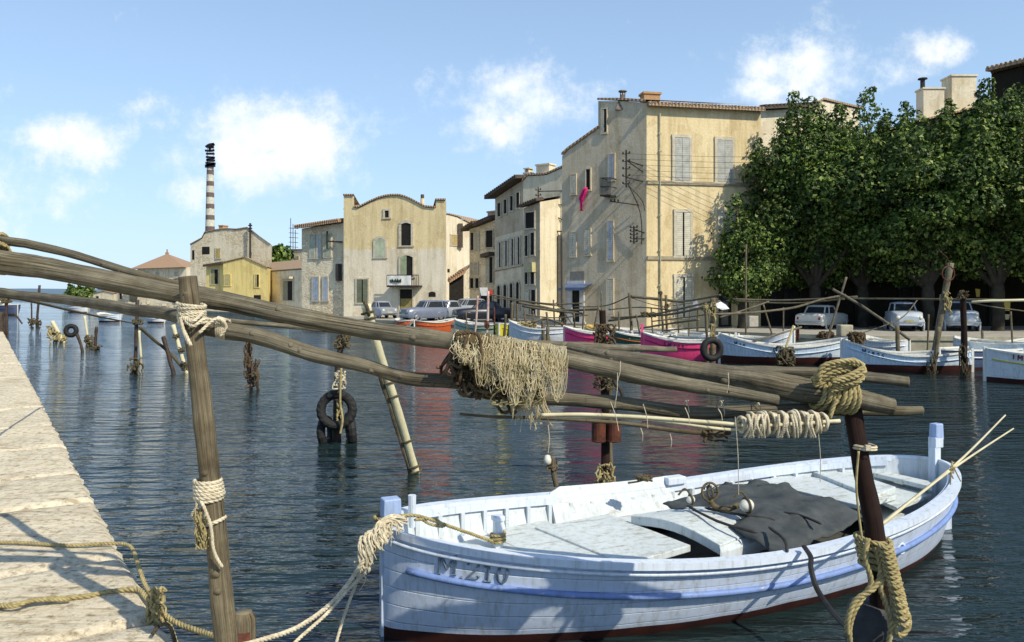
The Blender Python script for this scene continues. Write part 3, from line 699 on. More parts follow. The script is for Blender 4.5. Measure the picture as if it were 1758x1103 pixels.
rb.tube([ap-Vector((0, 0, .3)), ap+Vector((0, 0, .8))], .12, 6); rb.box(ap+Vector((0, 0, .0)), (.5, .5, .5)); rb.build('roof', TILEO, h12)
for u in (250, 268, 300): window(h12, W12, u, u+5, 468, 482, 'closed', (.5, .45, .35), .1)
# banded factory chimney with stacked letters
tw = empty('factory_chimney', (XY(361, 170).x, 170, QZ)); tag(tw, 'tall banded factory chimney topped with black stacked letters', 'factory chimney')
m_, t_, b_n = nt('banded_chimney'); s_ = N(t_, 'ShaderNodeSeparateXYZ'); t_.links.new(vec(t_, 'Object'), s_.inputs[0])
fr_ = mth(t_, 'FRACT', mth(t_, 'ADD', mth(t_, 'MULTIPLY', s_.outputs[2], 1/2.44), .45))
cc = mix(t_, mth(t_, 'GREATER_THAN', mth(t_, 'ADD', fr_, mth(t_, 'MULTIPLY', noi(t_, vec(t_, 'Object'), 2, 4), .2)), .68), (.56, .56, .46), (.14, .10, .09)); cc = mix(t_, .7, cc, ramp(t_, noi(t_, vec(t_, 'Object'), 2.5, 5, .8), [(.35, (.5, .5, .5)), (.6, (1.1, 1.1, 1.1))]), 'MULTIPLY')
t_.links.new(cc, b_n.inputs['Base Color']); b_n.inputs['Roughness'].default_value = .9
mb = MB(); mb.tube([P(360.5, 528, 170), P(360.5, 400, 170), P(361, 287, 170)], [1.15, 1.0, .72], 14); mb.build('stack', m_, tw, smooth_=False)
strokes = [[(150, 115), (190, 88), (243, 80), (225, 105), (170, 116)], [(145, 155), (200, 160), (245, 150)], [(200, 160), (192, 125), (240, 116)], [(155, 190), (246, 190)], [(155, 226), (250, 234)], [(245, 236), (160, 260)], [(158, 262), (252, 266)],
           [(150, 292), (258, 300)], [(255, 302), (160, 318)], [(145, 322), (245, 312)], [(145, 335), (255, 325)], [(175, 300), (170, 335)]]
lt = MB()
for s_ in strokes:
    pts = [P(330+x/6.486, 235+y/6.486, 169.3) for x, y in s_]
    for i in range(len(pts)-1): lt.bar(pts[i], pts[i+1], .4, .42)
lt.build('lettering', M('black_paint', (.01, .012, .02), None), tw)
fr2 = MB()
for du in (-5, 5): fr2.tube([P(361+du, 290, 169.8), P(361+du, 248, 169.8)], .06, 4)
for vv in (252, 265, 278, 288): fr2.tube([P(355, vv, 169.8), P(367, vv, 169.8)], .05, 4)
fr2.build('letter_frame', IRON, tw)

# buildings behind the trees
W13 = Wall((1306, 47.6), (1402, 48.4)); h13 = building('cream_terrace_house', 'cream house with a dark tiled eave rising just above the left tree crowns', 'house', W13, [(1306, 190), (1402, 186)], (1, 9), [CREAM, CREAM, TILED], .8)
eave(h13, W13, 1306, 190, 1402, 185, TILED, .45, .16)
window(h13, W13, 1330, 1350, 240, 310, 'closed', CR, .15)
W14 = Wall((1400, 50), (1475, 52)); h14 = building('gable_terrace_house', 'plastered gable end showing above the trees right of the dark eave', 'house', W14, [(1400, 180), (1412, 173), (1475, 188)], (3, 9), [CREAM2, RUBBLE, TILE])
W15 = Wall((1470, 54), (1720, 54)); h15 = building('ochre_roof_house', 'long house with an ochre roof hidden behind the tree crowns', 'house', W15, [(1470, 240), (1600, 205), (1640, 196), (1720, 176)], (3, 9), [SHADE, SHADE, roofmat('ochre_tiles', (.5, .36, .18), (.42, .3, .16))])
chimney(h15, W15, 1592, 1628, 150, 215, CREAM2, 1.0); chimney(h15, W15, 1641, 1684, 128, 195, CREAM, 1.3)
mb = MB(); c = W15.pt(1597, 150)-W15.n*1; mb.tube([c, c+Vector((0, 0, .8))], .16, 8); mb.lathe(c+Vector((0, 0, .8)), [(.32, 0), (.3, .08), (0, .1)], n=10); mb.build('chimney_pot', IRON, h15)
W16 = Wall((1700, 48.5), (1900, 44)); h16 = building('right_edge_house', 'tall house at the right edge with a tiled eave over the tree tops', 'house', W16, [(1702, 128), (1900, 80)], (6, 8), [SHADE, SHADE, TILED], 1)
eave(h16, W16, 1698, 126, 1900, 78, TILE, .6, .18)
W17 = Wall((1262, 47.2), (1760, 47.0))
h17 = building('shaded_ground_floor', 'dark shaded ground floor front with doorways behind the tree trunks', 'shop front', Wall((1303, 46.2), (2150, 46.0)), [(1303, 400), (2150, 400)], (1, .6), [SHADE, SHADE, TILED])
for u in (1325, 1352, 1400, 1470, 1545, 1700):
    window(h17, Wall((1303, 46.2), (2150, 46.0)), u, u+20, 495, 556, 'open', CR, .12, surm=M('dim_frame', (.03, .028, .022), None), name='door' if u % 2 else 'window')  # frames darkened as well, gloom under the trees painted in
window(h1, Wf, 1237, 1251, 490, 558, 'glass', CR, .12, name='door', surm=M('dim_frame', (.03, .028, .022), None))

# ------------------------------------------------------------------ trees
m, t, b = nt('plane_leaves'); g = N(t, 'ShaderNodeNewGeometry')
c = ramp(t, g.outputs['Random Per Island'], [(0, (.016, .038, .008)), (.5, (.07, .135, .024)), (.82, (.18, .25, .055)), (1, (.31, .36, .12))])
c = mix(t, 1, c, ramp(t, noi(t, vec(t, 'Object'), .7, 5, .6), [(.35, (.34, .4, .36)), (.64, (1.35, 1.3, 1.1))]), 'MULTIPLY')
t.links.new(c, b.inputs['Base Color']); b.inputs['Roughness'].default_value = .55; b.inputs['Specular IOR Level'].default_value = .3
tr = N(t, 'ShaderNodeBsdfTranslucent'); t.links.new(c, tr.inputs[0]); ms = N(t, 'ShaderNodeMixShader'); ms.inputs[0].default_value = .18
t.links.new(b.outputs[0], ms.inputs[1]); t.links.new(tr.outputs[0], ms.inputs[2]); t.links.new(ms.outputs[0], t.nodes['Material Output'].inputs[0])
LEAF = m; BARK = M('plane_bark', (.16, .14, .10), (.34, .31, .22), 3, .9, .02, 9, dirt=.3)
def leafpts(c, nrm, s_, roll):
    u = nrm.orthogonal().normalized(); w_ = nrm.cross(u); a = math.cos(roll); b_ = math.sin(roll)
    e1 = u*a+w_*b_; e2 = w_*a-u*b_
    return [c-e1*s_*.5, c-e2*s_*.42+nrm*.03, c+e1*s_*.1-e2*s_*.2, c+e1*s_*.62, c+e1*s_*.1+e2*s_*.2, c+e2*s_*.42+nrm*.03]
def tree(name, label, u, Y, top, wd, lobes, nleaf, base_v=None, lean=0, group=None, size=.19, trunk=True, low=3.4, depth=.9, sides=True):
    c0 = XY(u, Y); c0.z = QZ; root = empty(name, c0); tag(root, label, 'tree', group)
    zt = H+(VH-top)/F*Y; rad = px(wd/2, Y); mid = (zt+low)/2; hz = (zt-low)/2
    ctr = Vector((c0.x+lean, c0.y, mid)); tb = MB(); lb = []
    for i in range(lobes):
        for _ in range(30):
            a = rnd(0, 2*math.pi); zz = rnd(-1, 1) if random.random() < .72 else rnd(-1, -.4); rr = math.sqrt(max(0, 1-abs(zz)**2.6))*rnd(.5, 1)*(1 if zz > -.1 or not trunk or nleaf < 12000 else 1-.2*(-zz-.1))
            p = ctr+Vector((math.cos(a)*rr*rad*.88, math.sin(a)*rr*rad*depth, zz*hz*.86)); 
            if zz < -.1 and trunk and nleaf > 12000: p.y += rad*.45*(-zz)
            if all((p-q[0]).length > 1.15 for q in lb): break
        sc_ = rnd(.55, 1.35); lb.append((p, sc_))
        if zz > .15 and random.random() < .75:                 # upright shoots break the outline
            q_ = p+Vector((rnd(-.4, .4), rnd(-.4, .4), sc_*rnd(.8, 1.1))); lb.append((q_, sc_*.5)); lb.append((q_+Vector((rnd(-.2, .2), 0, sc_*.6)), sc_*.33)); lb.append((q_+Vector((rnd(-.3, .3), 0, sc_*.95)), sc_*.2))
    if trunk:
        fork = Vector((c0.x, c0.y, 3.1)); tb.tube(smooth([c0-Vector((0, 0, .2)), c0+Vector((.06, 0, .8)), fork]), [.38]+[.30]*11+[.26], 10, wob=.2)
        for p, r_ in lb[::3]:
            mdp = fork.lerp(p, .5)+Vector((rnd(-.4, .4), rnd(-.4, .4), rnd(.1, .6)))
            q = smooth([fork-Vector((0, 0, .3)), mdp, p], 5); tb.tube(q, [max(.03, .17*(1-i/len(q))) for i in range(len(q))], 6)
        tb.build('trunk', BARK, root, smooth_=True)
    fb = MB(); tot = sum(r_**2 for _, r_ in lb)
    for p, r_ in lb:
        for k in range(int(nleaf*r_**2/tot)):
            d = Vector((random.gauss(0, 1), random.gauss(0, 1), random.gauss(0, 1))).normalized()
            q = r_*(rnd(.55, 1.0)**.5)*(1+.35*noise.noise(d*2.2+p))
            if random.random() < .07: q *= rnd(1.05, 1.4)
            pos = p+Vector((d.x*q*1.1, d.y*q*1.1, d.z*q*.85))
            if pos.z < low-.6: continue
            nr = (d*.8+Vector((rnd(-1, 1), rnd(-1, 1), rnd(-.2, 1.2)))*.8).normalized()
            fb.poly(leafpts(pos, nr, size*rnd(.5, 1.6), rnd(0, 6.3)))
    fb.build('crown', LEAF, root)
    return root
GT = 'plane trees along the far quay'
BARK = M('shaded_bark', (.03, .026, .018), (.06, .052, .037), 3, .9, .02, 9, dirt=.3)  # darker copy of the bark, shade under the crowns put into its colour
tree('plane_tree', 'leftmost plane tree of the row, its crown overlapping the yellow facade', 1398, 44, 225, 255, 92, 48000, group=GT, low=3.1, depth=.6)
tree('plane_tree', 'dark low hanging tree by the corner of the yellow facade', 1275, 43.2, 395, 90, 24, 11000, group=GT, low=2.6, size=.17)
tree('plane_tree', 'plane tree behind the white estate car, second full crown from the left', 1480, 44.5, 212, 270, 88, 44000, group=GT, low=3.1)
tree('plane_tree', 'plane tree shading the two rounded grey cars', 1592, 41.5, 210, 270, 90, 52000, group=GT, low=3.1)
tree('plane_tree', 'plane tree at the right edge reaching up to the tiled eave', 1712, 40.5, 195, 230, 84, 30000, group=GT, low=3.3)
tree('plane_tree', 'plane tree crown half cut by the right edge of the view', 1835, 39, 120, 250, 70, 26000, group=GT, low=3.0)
tree('plane_tree', 'unseen plane tree of the row, added beyond the right edge to shade the wall', 1965, 41, 170, 270, 50, 9000, group=GT, low=2.8, size=.45)  # unseen, added to keep sun off the dark wall behind the row
tree('plane_tree', 'last unseen plane tree of the row, added for its shade farthest beyond the right edge', 2125, 38.5, 170, 270, 50, 9000, group=GT, low=2.8, size=.45)  # also unseen, added to block the low gap of sun from the right
tree('bushy_tree', 'small dark green tree behind the white garage building', 476, 108, 428, 34, 14, 1500, group=None, low=4.5, size=.7, trunk=True)
for i, (u, Y, tp, wd, lb_) in enumerate(((128, 200, 500, 36, 'round green tree on the far left shore'), (150, 190, 503, 22, 'small green tree right of the rounder one on the far shore'))):
    tree('bushy_tree', lb_, u, Y, tp, wd, 8, 700, low=1.0, size=1.0, trunk=False)
# ------------------------------------------------------------------ boats
def glyph(ch):
    G = {'M': [[(0, 0), (.15, 0)], [(.07, 0), (.07, 1)], [(0, 1), (.12, 1), (.4, .25), (.68, 1), (.8, 1)], [(.73, 1), (.73, 0)], [(.64, 0), (.82, 0)]],
         '.': [[(.05, .0), (.12, .0)]], '1': [[(.1, .8), (.28, 1), (.28, 0)], [(.12, 0), (.44, 0)]],
         '2': [[(.02, .78), (.1, .95), (.28, 1), (.46, .92), (.5, .72), (.4, .5), (.05, .05), (.52, .05), (.54, .18)]],
         '0': [[(.25, 0), (.08, .15), (.02, .5), (.08, .85), (.25, 1), (.42, .85), (.48, .5), (.42, .15), (.25, 0)]],
         '8': [[(.25, .5), (.05, .7), (.1, .93), (.25, 1), (.4, .93), (.45, .7), (.25, .5), (.03, .27), (.08, .06), (.25, 0), (.42, .06), (.47, .27), (.25, .5)]],
         'R': [[(.05, 0), (.05, 1), (.4, 1), (.5, .8), (.4, .55), (.05, .5)], [(.25, .5), (.5, 0)]], 'I': [[(.1, 0), (.1, 1)]], 'A': [[(0, 0), (.25, 1), (.5, 0)], [(.1, .35), (.4, .35)]],
         '3': [[(.02, .9), (.25, 1), (.45, .8), (.2, .52), (.48, .28), (.25, 0), (.0, .1)]], '5': [[(.45, 1), (.08, 1), (.05, .55), (.3, .6), (.48, .3), (.25, 0), (0, .1)]],
         '6': [[(.42, .95), (.15, .7), (.02, .3), (.2, 0), (.42, .1), (.45, .35), (.25, .5), (.05, .35)]], '7': [[(0, 1), (.48, 1), (.2, 0)]], 'T': [[(0, 1), (.5, 1)], [(.25, 1), (.25, 0)]]}
    return G.get(ch, [])
ADV = {'M': .98, '.': .28, ' ': .4, 'I': .35}
class Hull:
    def __init__(s, L, B, zb, zm, zs, wl=.04, full=.55, drop=.35):
        s.L, s.B, s.zb, s.zm, s.zs, s.wl, s.full, s.dr = L, B, zb, zm, zs, wl, full, drop
    def b(s, x):
        q = min(abs(2*x/s.L-1), 1); return max(.015, s.B/2*(1-q**2.2)**s.full)
    def top(s, x):
        q = 2*x/s.L-1; return s.zm+((s.zb if q < 0 else s.zs)-s.zm)*abs(q)**1.7
    def sec(s, x, z):                        # half width at height z
        zt = s.top(x); t_ = max(0, min(1, (z+s.dr)/(zt+s.dr))); q = min(1, abs(2*x/s.L-1)); e = .2+.3*q**3
        return s.b(x)*t_**e
    def side(s, x, z, sgn=-1, off=0):
        y = s.sec(x, z); p = Vector((x, sgn*y, z))
        if off:
            a = Vector((x+.02, sgn*s.sec(min(x+.02, s.L), z), z))-Vector((x-.02, sgn*s.sec(max(x-.02, 0), z), z)); u = Vector((x, sgn*s.sec(x, z+.02), z+.02))-Vector((x, sgn*s.sec(x, z-.02), z-.02))
            n_ = a.cross(u).normalized()
            if n_.y*sgn < 0: n_ = -n_
            p += n_*off
        return p
    def xs(s, n): return [s.L*(.5-.5*math.cos(math.pi*i/n)) for i in range(n+1)]
def write(mb, hull, text, x0, z0, h, wd, sgn=-1, dx=1):
    cx_ = x0
    for ch in text:
        for st in glyph(ch):
            pts = resample([Vector((a, b_, 0)) for a, b_ in st], max(3, 3*len(st))) if len(st) > 1 else []
            P3 = [hull.side(cx_+p.x*h*dx, z0(cx_)+p.y*h, sgn, .006) for p in pts]
            mb.tube(P3, wd, 4, flat=1)
        cx_ += ADV.get(ch, .68)*h*dx
def boat(name, label, bow, head, hull, cols, group=None, rail=True, stem=.18, sub_=26, inter=True, blade=True, text=None, thw=(.3, .5, .72), zin=.22, planks=9, wlr=None, extra=None):
    """bow = world xy of the stem at the waterline, head = heading (rad) from bow to stern. cols: hull, bottom, gunwale, inside, stripe"""
    root = empty(name, (bow[0], bow[1], 0), head); tag(root, label, 'boat', group)
    O = Vector((0, 0, 0)); hm_, bm_, gm_, im_, sm_ = cols
    mb = MB(); X = hull.xs(sub_)
    zs_ = lambda x: [-hull.dr, -.2, -.08, hull.wl+.012*math.sin(x*5)]
    for sgn in (-1, 1):
        rows = []
        for x in X:
            zt = hull.top(x); z0 = hull.wl+.02*noise.noise(Vector((x*2, sgn, 3))); zz = [-hull.dr, -.22, -.1, z0]+[z0+(zt-z0)*k/7 for k in range(1, 8)]
            rows.append([(x, sgn*hull.sec(x, z) if z > -hull.dr else 0, z) for z in zz])
        b0 = len(mb.v); mb.grid(rows, m=lambda i, j: 1 if j < 3 else 0)
        n_ = len(rows[0]); 
        fi = len(mb.f)-(len(rows)-1)*(n_-1)
        for i in range(len(rows)-1):
            for j in range(n_-1):
                mb.uv[fi+i*(n_-1)+j] = [(j/n_, X[i]), ((j+1)/n_, X[i]), ((j+1)/n_, X[i+1]), (j/n_, X[i+1])]
    mb.build('hull', [hm_, bm_], root, O, smooth_=True, weld=True)
    t_in = .045; ib = MB()
    for sgn in (-1, 1):
        rows = [[(x, sgn*max(.005, hull.sec(x, z)-t_in), z) for z in [hull.top(x)-.01, (hull.top(x)+zin)/2, zin]] for x in X[1:-1]]; ib.grid(rows)
    ib.grid([[(x, -max(.005, hull.sec(x, zin)-t_in), zin), (x, 0, zin-.01), (x, max(.005, hull.sec(x, zin)-t_in), zin)] for x in X[1:-1]])
    ib.build('inner_lining', im_, root, O, smooth_=False)
    gb = MB()
    for sgn in (-1, 1):
        for (o0, o1, z0, z1) in ((-.075, .035, -.035, .02),):
            ra, rb_, rc, rd = [], [], [], []
            for x in X:
                zt = hull.top(x); y = hull.b(x); f = 1 if .04 < x/hull.L < .96 else .5
                ra.append(((x, sgn*max(.0, y+o0*f), zt+z1))); rb_.append((x, sgn*(y+o1), zt+z1)); rc.append((x, sgn*(y+o1), zt+z0)); rd.append((x, sgn*max(0, y+o0*f), zt+z0))
            gb.grid([ra, rb_, rc, rd, ra])
    gb.build('gunwale', gm_, root, O)
    if rail:
        rb_ = MB()
        for sgn in (-1, 1):
            q = [hull.side(x, hull.top(x)-(.255 if hull.L > 5.5 else .19*hull.zm/.55), sgn, .02) for x in X if .02*hull.L < x < .985*hull.L]
            rb_.tube(q, .026 if hull.L > 5.5 else .02, 8)
        rb_.build('rubbing_strake', sm_, root, O, smooth_=True)
    pb = MB(); zt = hull.top(0)
    pb.box((-.02, 0, (zt+stem-.3)/2), (.09, .085, zt+stem+.3), m=0); pb.build('stem_post', gm_ if stem < .3 else hm_, root, O, bevel=.008)
    pb = MB(); zt = hull.top(hull.L)
    pb.box((hull.L+.02, 0, (zt+stem*.8-.3)/2), (.09, .085, zt+stem*.8+.3)); pb.build('stern_post', gm_, root, O, bevel=.008)
    if inter:
        for tx in thw:
            x = tx*hull.L; mb = MB(); y = hull.sec(x, hull.top(x)-.16)-.03; mb.box((x, 0, hull.top(x)-.15), (.24, 2*y, .035)); mb.build('thwart', im_, root, O)
        mb = MB()
        x1 = .2*hull.L; q = [x for x in X if 0 < x <= x1]
        mb.grid([[(x, -hull.b(x)+.05, hull.top(x)-.05), (x, 0, hull.top(x)-.01), (x, hull.b(x)-.05, hull.top(x)-.05)] for x in q]); mb.build('foredeck', gm_, root, O)
    if text:
        tb = MB(); write(tb, hull, text[0], text[1], lambda x: hull.top(x)-text[2], text[3], text[4]); tb.build('lettering', text[5], root, O)
    return root

BWHITE = painted('boat_pale_blue_paint', (.62, .71, .86), (.40, .40, .38), .34, .42, planks=9)
BWH2 = painted('boat_rail_paint', (.68, .76, .87), (.40, .38, .33), .36, .42)
BIN = painted('boat_deck_paint', (.62, .68, .72), (.36, .32, .24), .45, .6)
BLUE = painted('boat_blue_paint', (.19, .29, .58), (.5, .56, .66), .4, .5); CAPB = painted('faded_blue_paint', (.36, .48, .74), (.6, .62, .62), .4, .5)
ANTI = M('antifouling', (.075, .018, .012), (.035, .012, .01), 5, .7, .004)
GRAYP = M('grey_lettering', (.10, .14, .2), (.2, .26, .34), 22, .8, 0)
HB = Hull(6.37, 2.4, .86, .56, .80, .085, .55, .3)
hb = boat('moored_fishing_boat', 'pale blue wooden fishing boat moored in the foreground with its registration on the bow', (-1.02, 6.17), math.atan2(.42, .907), HB, (BWHITE, ANTI, BWH2, BIN, BLUE), None, stem=.0, sub_=44, inter=False, zin=.16, planks=9)
hb.name = 'moored_fishing_boat'
for ch in list(hb.children):
    if ch.name.startswith(('stem_post', 'stern_post')): bpy.data.objects.remove(ch)
O0 = Vector((0, 0, 0))
mb = MB(); mb.box((.02, 0, .42), (.07, .06, 1.0)); mb.box((.07, 0, .96), (.15, .13, .22), m=1, taper=.92); mb.build('stem_post', [BWHITE, CAPB], hb, O0, bevel=.01)
mb = MB(); mb.box((6.36, 0, .45), (.1, .09, 1.0)); mb.box((6.38, 0, 1.0), (.13, .10, .12)); mb.box((6.39, 0, 1.12), (.13, .10, .18), m=1, taper=.9); mb.build('stern_post', [BWH2, CAPB], hb, O0, bevel=.01)
mb = MB(); mb.box((6.52, 0, .1), (.2, .05, 1.1)); mb.build('rudder', BWHITE, hb, O0, bevel=.008)
mb = MB(); write(mb, HB, 'M.210', .30, lambda x: HB.top(x)-.225, .145, .012); mb.build('lettering', GRAYP, hb, O0)
BA = Vector((.9074, .4202, 0)); BNv = Vector((-.4202, .9074, 0)); BO = Vector((-1.02, 6.17, 0))
def hl(u, v, z):                         # photo point at height z -> boat-local
    p = PZ(u, v, z)-BO; return Vector((p.dot(BA), p.dot(BNv), z))
# second outer rail line below the gunwale
mb = MB()
for sgn in (-1, 1): mb.tube([HB.side(x, HB.top(x)-.075, sgn, .012) for x in HB.xs(44)[1:-1]], .018, 6)
mb.build('outer_moulding', BWH2, hb, O0, smooth_=True)
# inner ribs
for i in range(22):
    x = .45+i*.26
    for sgn in (-1, 1):
        mb = MB()
        y = HB.sec(x, HB.top(x)-.18)-.085; zt = HB.top(x)-.03; mb.box((x, sgn*(y+.03), zt-.14), (.035, .05, .2)); mb.build('rib', BIN, hb, O0)
mb = MB()
for sgn in (-1, 1): mb.grid([[(x, sgn*max(.01, HB.b(x)-.1), HB.top(x)-.01), (x, sgn*max(.01, HB.b(x)-.1), HB.top(x)-.075)] for x in HB.xs(44) if .3 < x < 6.1])
mb.build('inner_rail', BWH2, hb, O0, solid=.015)
def deck(name, x0, x1, z, mat, inset=.09, n=16, y0=None, y1=None, crown=.0):
    mb = MB(); rows = []
    for i in range(n+1):
        x = x0+(x1-x0)*i/n; a = -HB.sec(x, z)+inset if y0 is None else max(y0, -HB.sec(x, z)+inset); b_ = HB.sec(x, z)-inset if y1 is None else min(y1, HB.sec(x, z)-inset)
        rows.append([(x, a+(b_-a)*j/8, z+crown*(1-(j/4-1)**2)) for j in range(9)])
    mb.grid(rows); return mb.build(name, mat, hb, O0, solid=-.03)
DPL = painted('deck_planks', (.62, .68, .68), (.30, .27, .20), .62, .6)
deck('foredeck', .25, 1.95, .40, DPL, .04, crown=.03)
deck('side_deck', 1.95, 5.0, .33, DPL, .04, y1=-.72)
deck('side_deck', 1.95, 5.0, .33, DPL, .04, y0=.72)
deck('after_deck', 5.0, 5.55, .34, DPL, .04, crown=.02)
deck('sole', 1.95, 6.0, .17, M('dark_bilge', (.1, .1, .09), (.05, .045, .04), 5), .06)
def slab(name, pts, mat, th=.05, parent=hb, bow_=0, nn=8, bev=.008):
    """board from four corners (boat local), bow_ = upward crown along its long side"""
    p = [Vector(q) for q in pts]; mb = MB(); T = []; B_ = []
    for i in range(nn+1):
        s_ = i/nn; a = p[0].lerp(p[1], s_); b_ = p[3].lerp(p[2], s_); k = Vector((0, 0, bow_*math.sin(math.pi*s_)))
        T.append([a+k, b_+k]); B_.append([a+k-Vector((0, 0, th)), b_+k-Vector((0, 0, th))])
    mb.grid(T); mb.grid([r_[::-1] for r_ in B_]); mb.grid([[r_[0] for r_ in B_], [r_[0] for r_ in T]]); mb.grid([[r_[1] for r_ in T], [r_[1] for r_ in B_]])
    for a, b_ in ((T[0], B_[0]), (B_[-1], T[-1])): mb.poly([a[0], a[1], b_[1], b_[0]])
    return mb.build(name, mat, parent, O0, bevel=bev, weld=True)
slab('hatch_board', [hl(918, 905, .45), hl(1045, 882, .45), hl(1186, 936, .45), hl(1075, 968, .45)], DPL, .06)
slab('hatch_board', [hl(835, 915, .43), hl(905, 898, .43), hl(1045, 958, .43), hl(960, 975, .43)], DPL, .012)
slab('hatch_cover', [hl(1083, 886, .52), hl(1236, 936, .50), hl(1312, 906, .50), hl(1172, 870, .52)], DPL, .09, bow_=.07)
slab('hatch_cover', [hl(1236, 940, .49), hl(1240, 950, .44), hl(1332, 920, .44), hl(1312, 909, .49)], BIN, .10)
# tall washboard on the far side
sb = MB(); rows = []
for i in range(13):
    x = 2.05+i*.125; y = HB.b(x)-.05; zt = HB.top(x)+(.09 if 1 <= i <= 12 else .03); rows.append([(x, y, zt), (x, y-.16, .30)])
sb.grid(rows); sb.build('washboard', BIN, hb, O0, solid=.04)
mb = MB(); mb.box((3.62, HB.b(3.62)-.07, HB.top(3.62)+.04), (.24, .13, .08)); mb.build('chock', BWH2, hb, O0, bevel=.01)
# far thwarts and boards aft
slab('thwart', [hl(1300, 826, .56), hl(1362, 812, .56), hl(1540, 850, .56), hl(1478, 868, .56)], DPL, .05)
slab('thwart', [hl(1386, 806, .60), hl(1430, 800, .60), hl(1538, 836, .60), hl(1500, 852, .60)], DPL, .07)
slab('hatch_board', [hl(1440, 828, .5), hl(1502, 818, .5), hl(1600, 848, .5), hl(1540, 872, .5)], DPL, .04)
slab('after_thwart', [hl(1500, 812, .60), hl(1506, 806, .60), hl(1604, 828, .60), hl(1600, 836, .60)], DPL, .05)
# bollard, pin, keel pin on the rail
mb = MB(); c = hl(855, 936, .44); mb.box(c+Vector((0, 0, .09)), (.075, .075, .26)); mb.box(c+Vector((0, 0, .24)), (.1, .1, .05)); mb.build('samson_post', BWH2, hb, O0, bevel=.01)
mb = MB(); c = Vector((.36, .36, HB.top(.36))); mb.tube([c-Vector((0, 0, .1)), c+Vector((0, 0, .17))], [.028, .034], 10); mb.build('rail_pin', BWH2, hb, O0)
mb = MB(); c = HB.side(4.55, HB.top(4.55)-.26, -1, .0); mb.torus(c+Vector((0, -.01, 0)), .045, .013, (0, 1, 0)); mb.build('mooring_ring', BWHITE, hb, O0, smooth_=True)
def bw(p): return BO+BA*p.x+BNv*p.y+Vector((0, 0, p.z))
# dark tarpaulin
TARP = M('tarpaulin', (.085, .095, .095), (.04, .048, .05), 5, .75, .012, 9, dirt=.3)
mb = MB(); cs = [PZ(1138, 866, .54), PZ(1302, 826, .56), PZ(1484, 880, .56), PZ(1340, 946, .50)]; rows = []
for i in range(31):
    r_ = []
    for j in range(25):
        s_, q = i/30, j/24; p = cs[0].lerp(cs[1], q).lerp(cs[3].lerp(cs[2], q), s_)
        p.z += .05*math.sin(math.pi*s_)*math.sin(math.pi*q)+.06*noise.noise(Vector((s_*5, q*4, 1)))+.06*abs(noise.noise(Vector((s_*9, q*7, 5))))+.02*abs(noise.noise(Vector((s_*22, q*15, 8))))-.08*max(0, s_-.85)/.15
        p += Vector((.06*noise.noise(Vector((s_*3, q*3, 9))), .06*noise.noise(Vector((s_*4, q*3, 19))), 0))
        r_.append(p)
    rows.append(r_)
mb.grid(rows); tag(mb.build('tarpaulin', TARP, smooth_=True, solid=.012), 'dark grey tarpaulin spread over the middle of the foreground boat', 'tarpaulin')
# folds thrown across the tarp
mb = MB()
for (a, b_, c_) in (((1320, 905), (1345, 925), (1352, 948)), ((1210, 872), (1270, 884), (1330, 893)), ((1345, 880), (1375, 885), (1410, 900)), ((1300, 835), (1335, 838), (1368, 858)), ((1180, 868), (1230, 895), (1300, 915))):
    mb = MB(); mb.tube(smooth([PZ(*a, .61), PZ(*b_, .61), PZ(*c_, .59)]), [.006]+[.014]*11+[.006], 7, wob=.5); tag(mb.build('black_rope', IRON, smooth_=True), 'loose black rope lying folded over the dark tarpaulin', 'rope', 'black ropes on the tarpaulin')
# floats
FLT = M('white_float', (.74, .73, .66), (.6, .56, .44), 8, .6, .003)
for (u, v, r_, lb_) in ((1282, 868, .068, 'white net float lying on the tarpaulin, the nearer and larger one'), (1186, 858, .042, 'small pale float by the far rail, left of the wire basket')):
    c = PZ(u, v, .70); mb = MB(); mb.lathe(c, [(0, -r_*1.1), (r_*.75, -r_*.8), (r_, -.0), (r_*.75, r_*.8), (0, r_*1.1)], (1, .3, .1), 16); o = mb.build('net_float', FLT, smooth_=True, sub=1); tag(o, lb_, 'float', 'net floats in the boat')
    mb = MB(); mb.torus(c, r_*1.02, .01, (1, .3, .1)); mb.tube(smooth([c+Vector((0, 0, r_)), c+Vector((-.06, 0, r_+.06)), c+Vector((-.12, 0, r_))]), .01, 5); mb.build('cord', ROPED, o)
# wire basket / round landing-net hoop
mb = MB(); c = PZ(1219, 845, .78); mb.torus(c, .085, .012, (.3, -1, .15)); mb.torus(c, .06, .01, (1, .2, .1))
for k in range(8):
    a = k*.785; mb.tube([c+Vector((math.cos(a)*.08, 0, math.sin(a)*.08)), c+Vector((math.cos(a)*.04, .09, math.sin(a)*.04-.03))], .006, 4)
mb.tube(smooth([c-Vector((0, 0, .08)), c+Vector((.05, 0, -.14)), c+Vector((.15, -.05, -.15)), c+Vector((.26, -.02, -.12))]), .03, 7, wob=.4)
tag(mb.build('hoop_net', ROPED, smooth_=True), 'small dark hoop net standing on the tarpaulin near the far rail', 'hoop net')
mb = MB(); c = PZ(1112, 822, .78)
for k in range(14): mb.tube(smooth([c+Vector((rnd(-.12, .05), rnd(-.03, .03), rnd(-.02, .03))) for _ in range(4)], 3), .012, 5)
mb.tube(smooth([c, c+Vector((-.1, 0, -.03)), c+Vector((-.2, .02, -.05))]), .01, 5)
tag(mb.build('dark_rag', ROPED), 'tangle of black cord on the raised washboard of the foreground boat', 'cord')
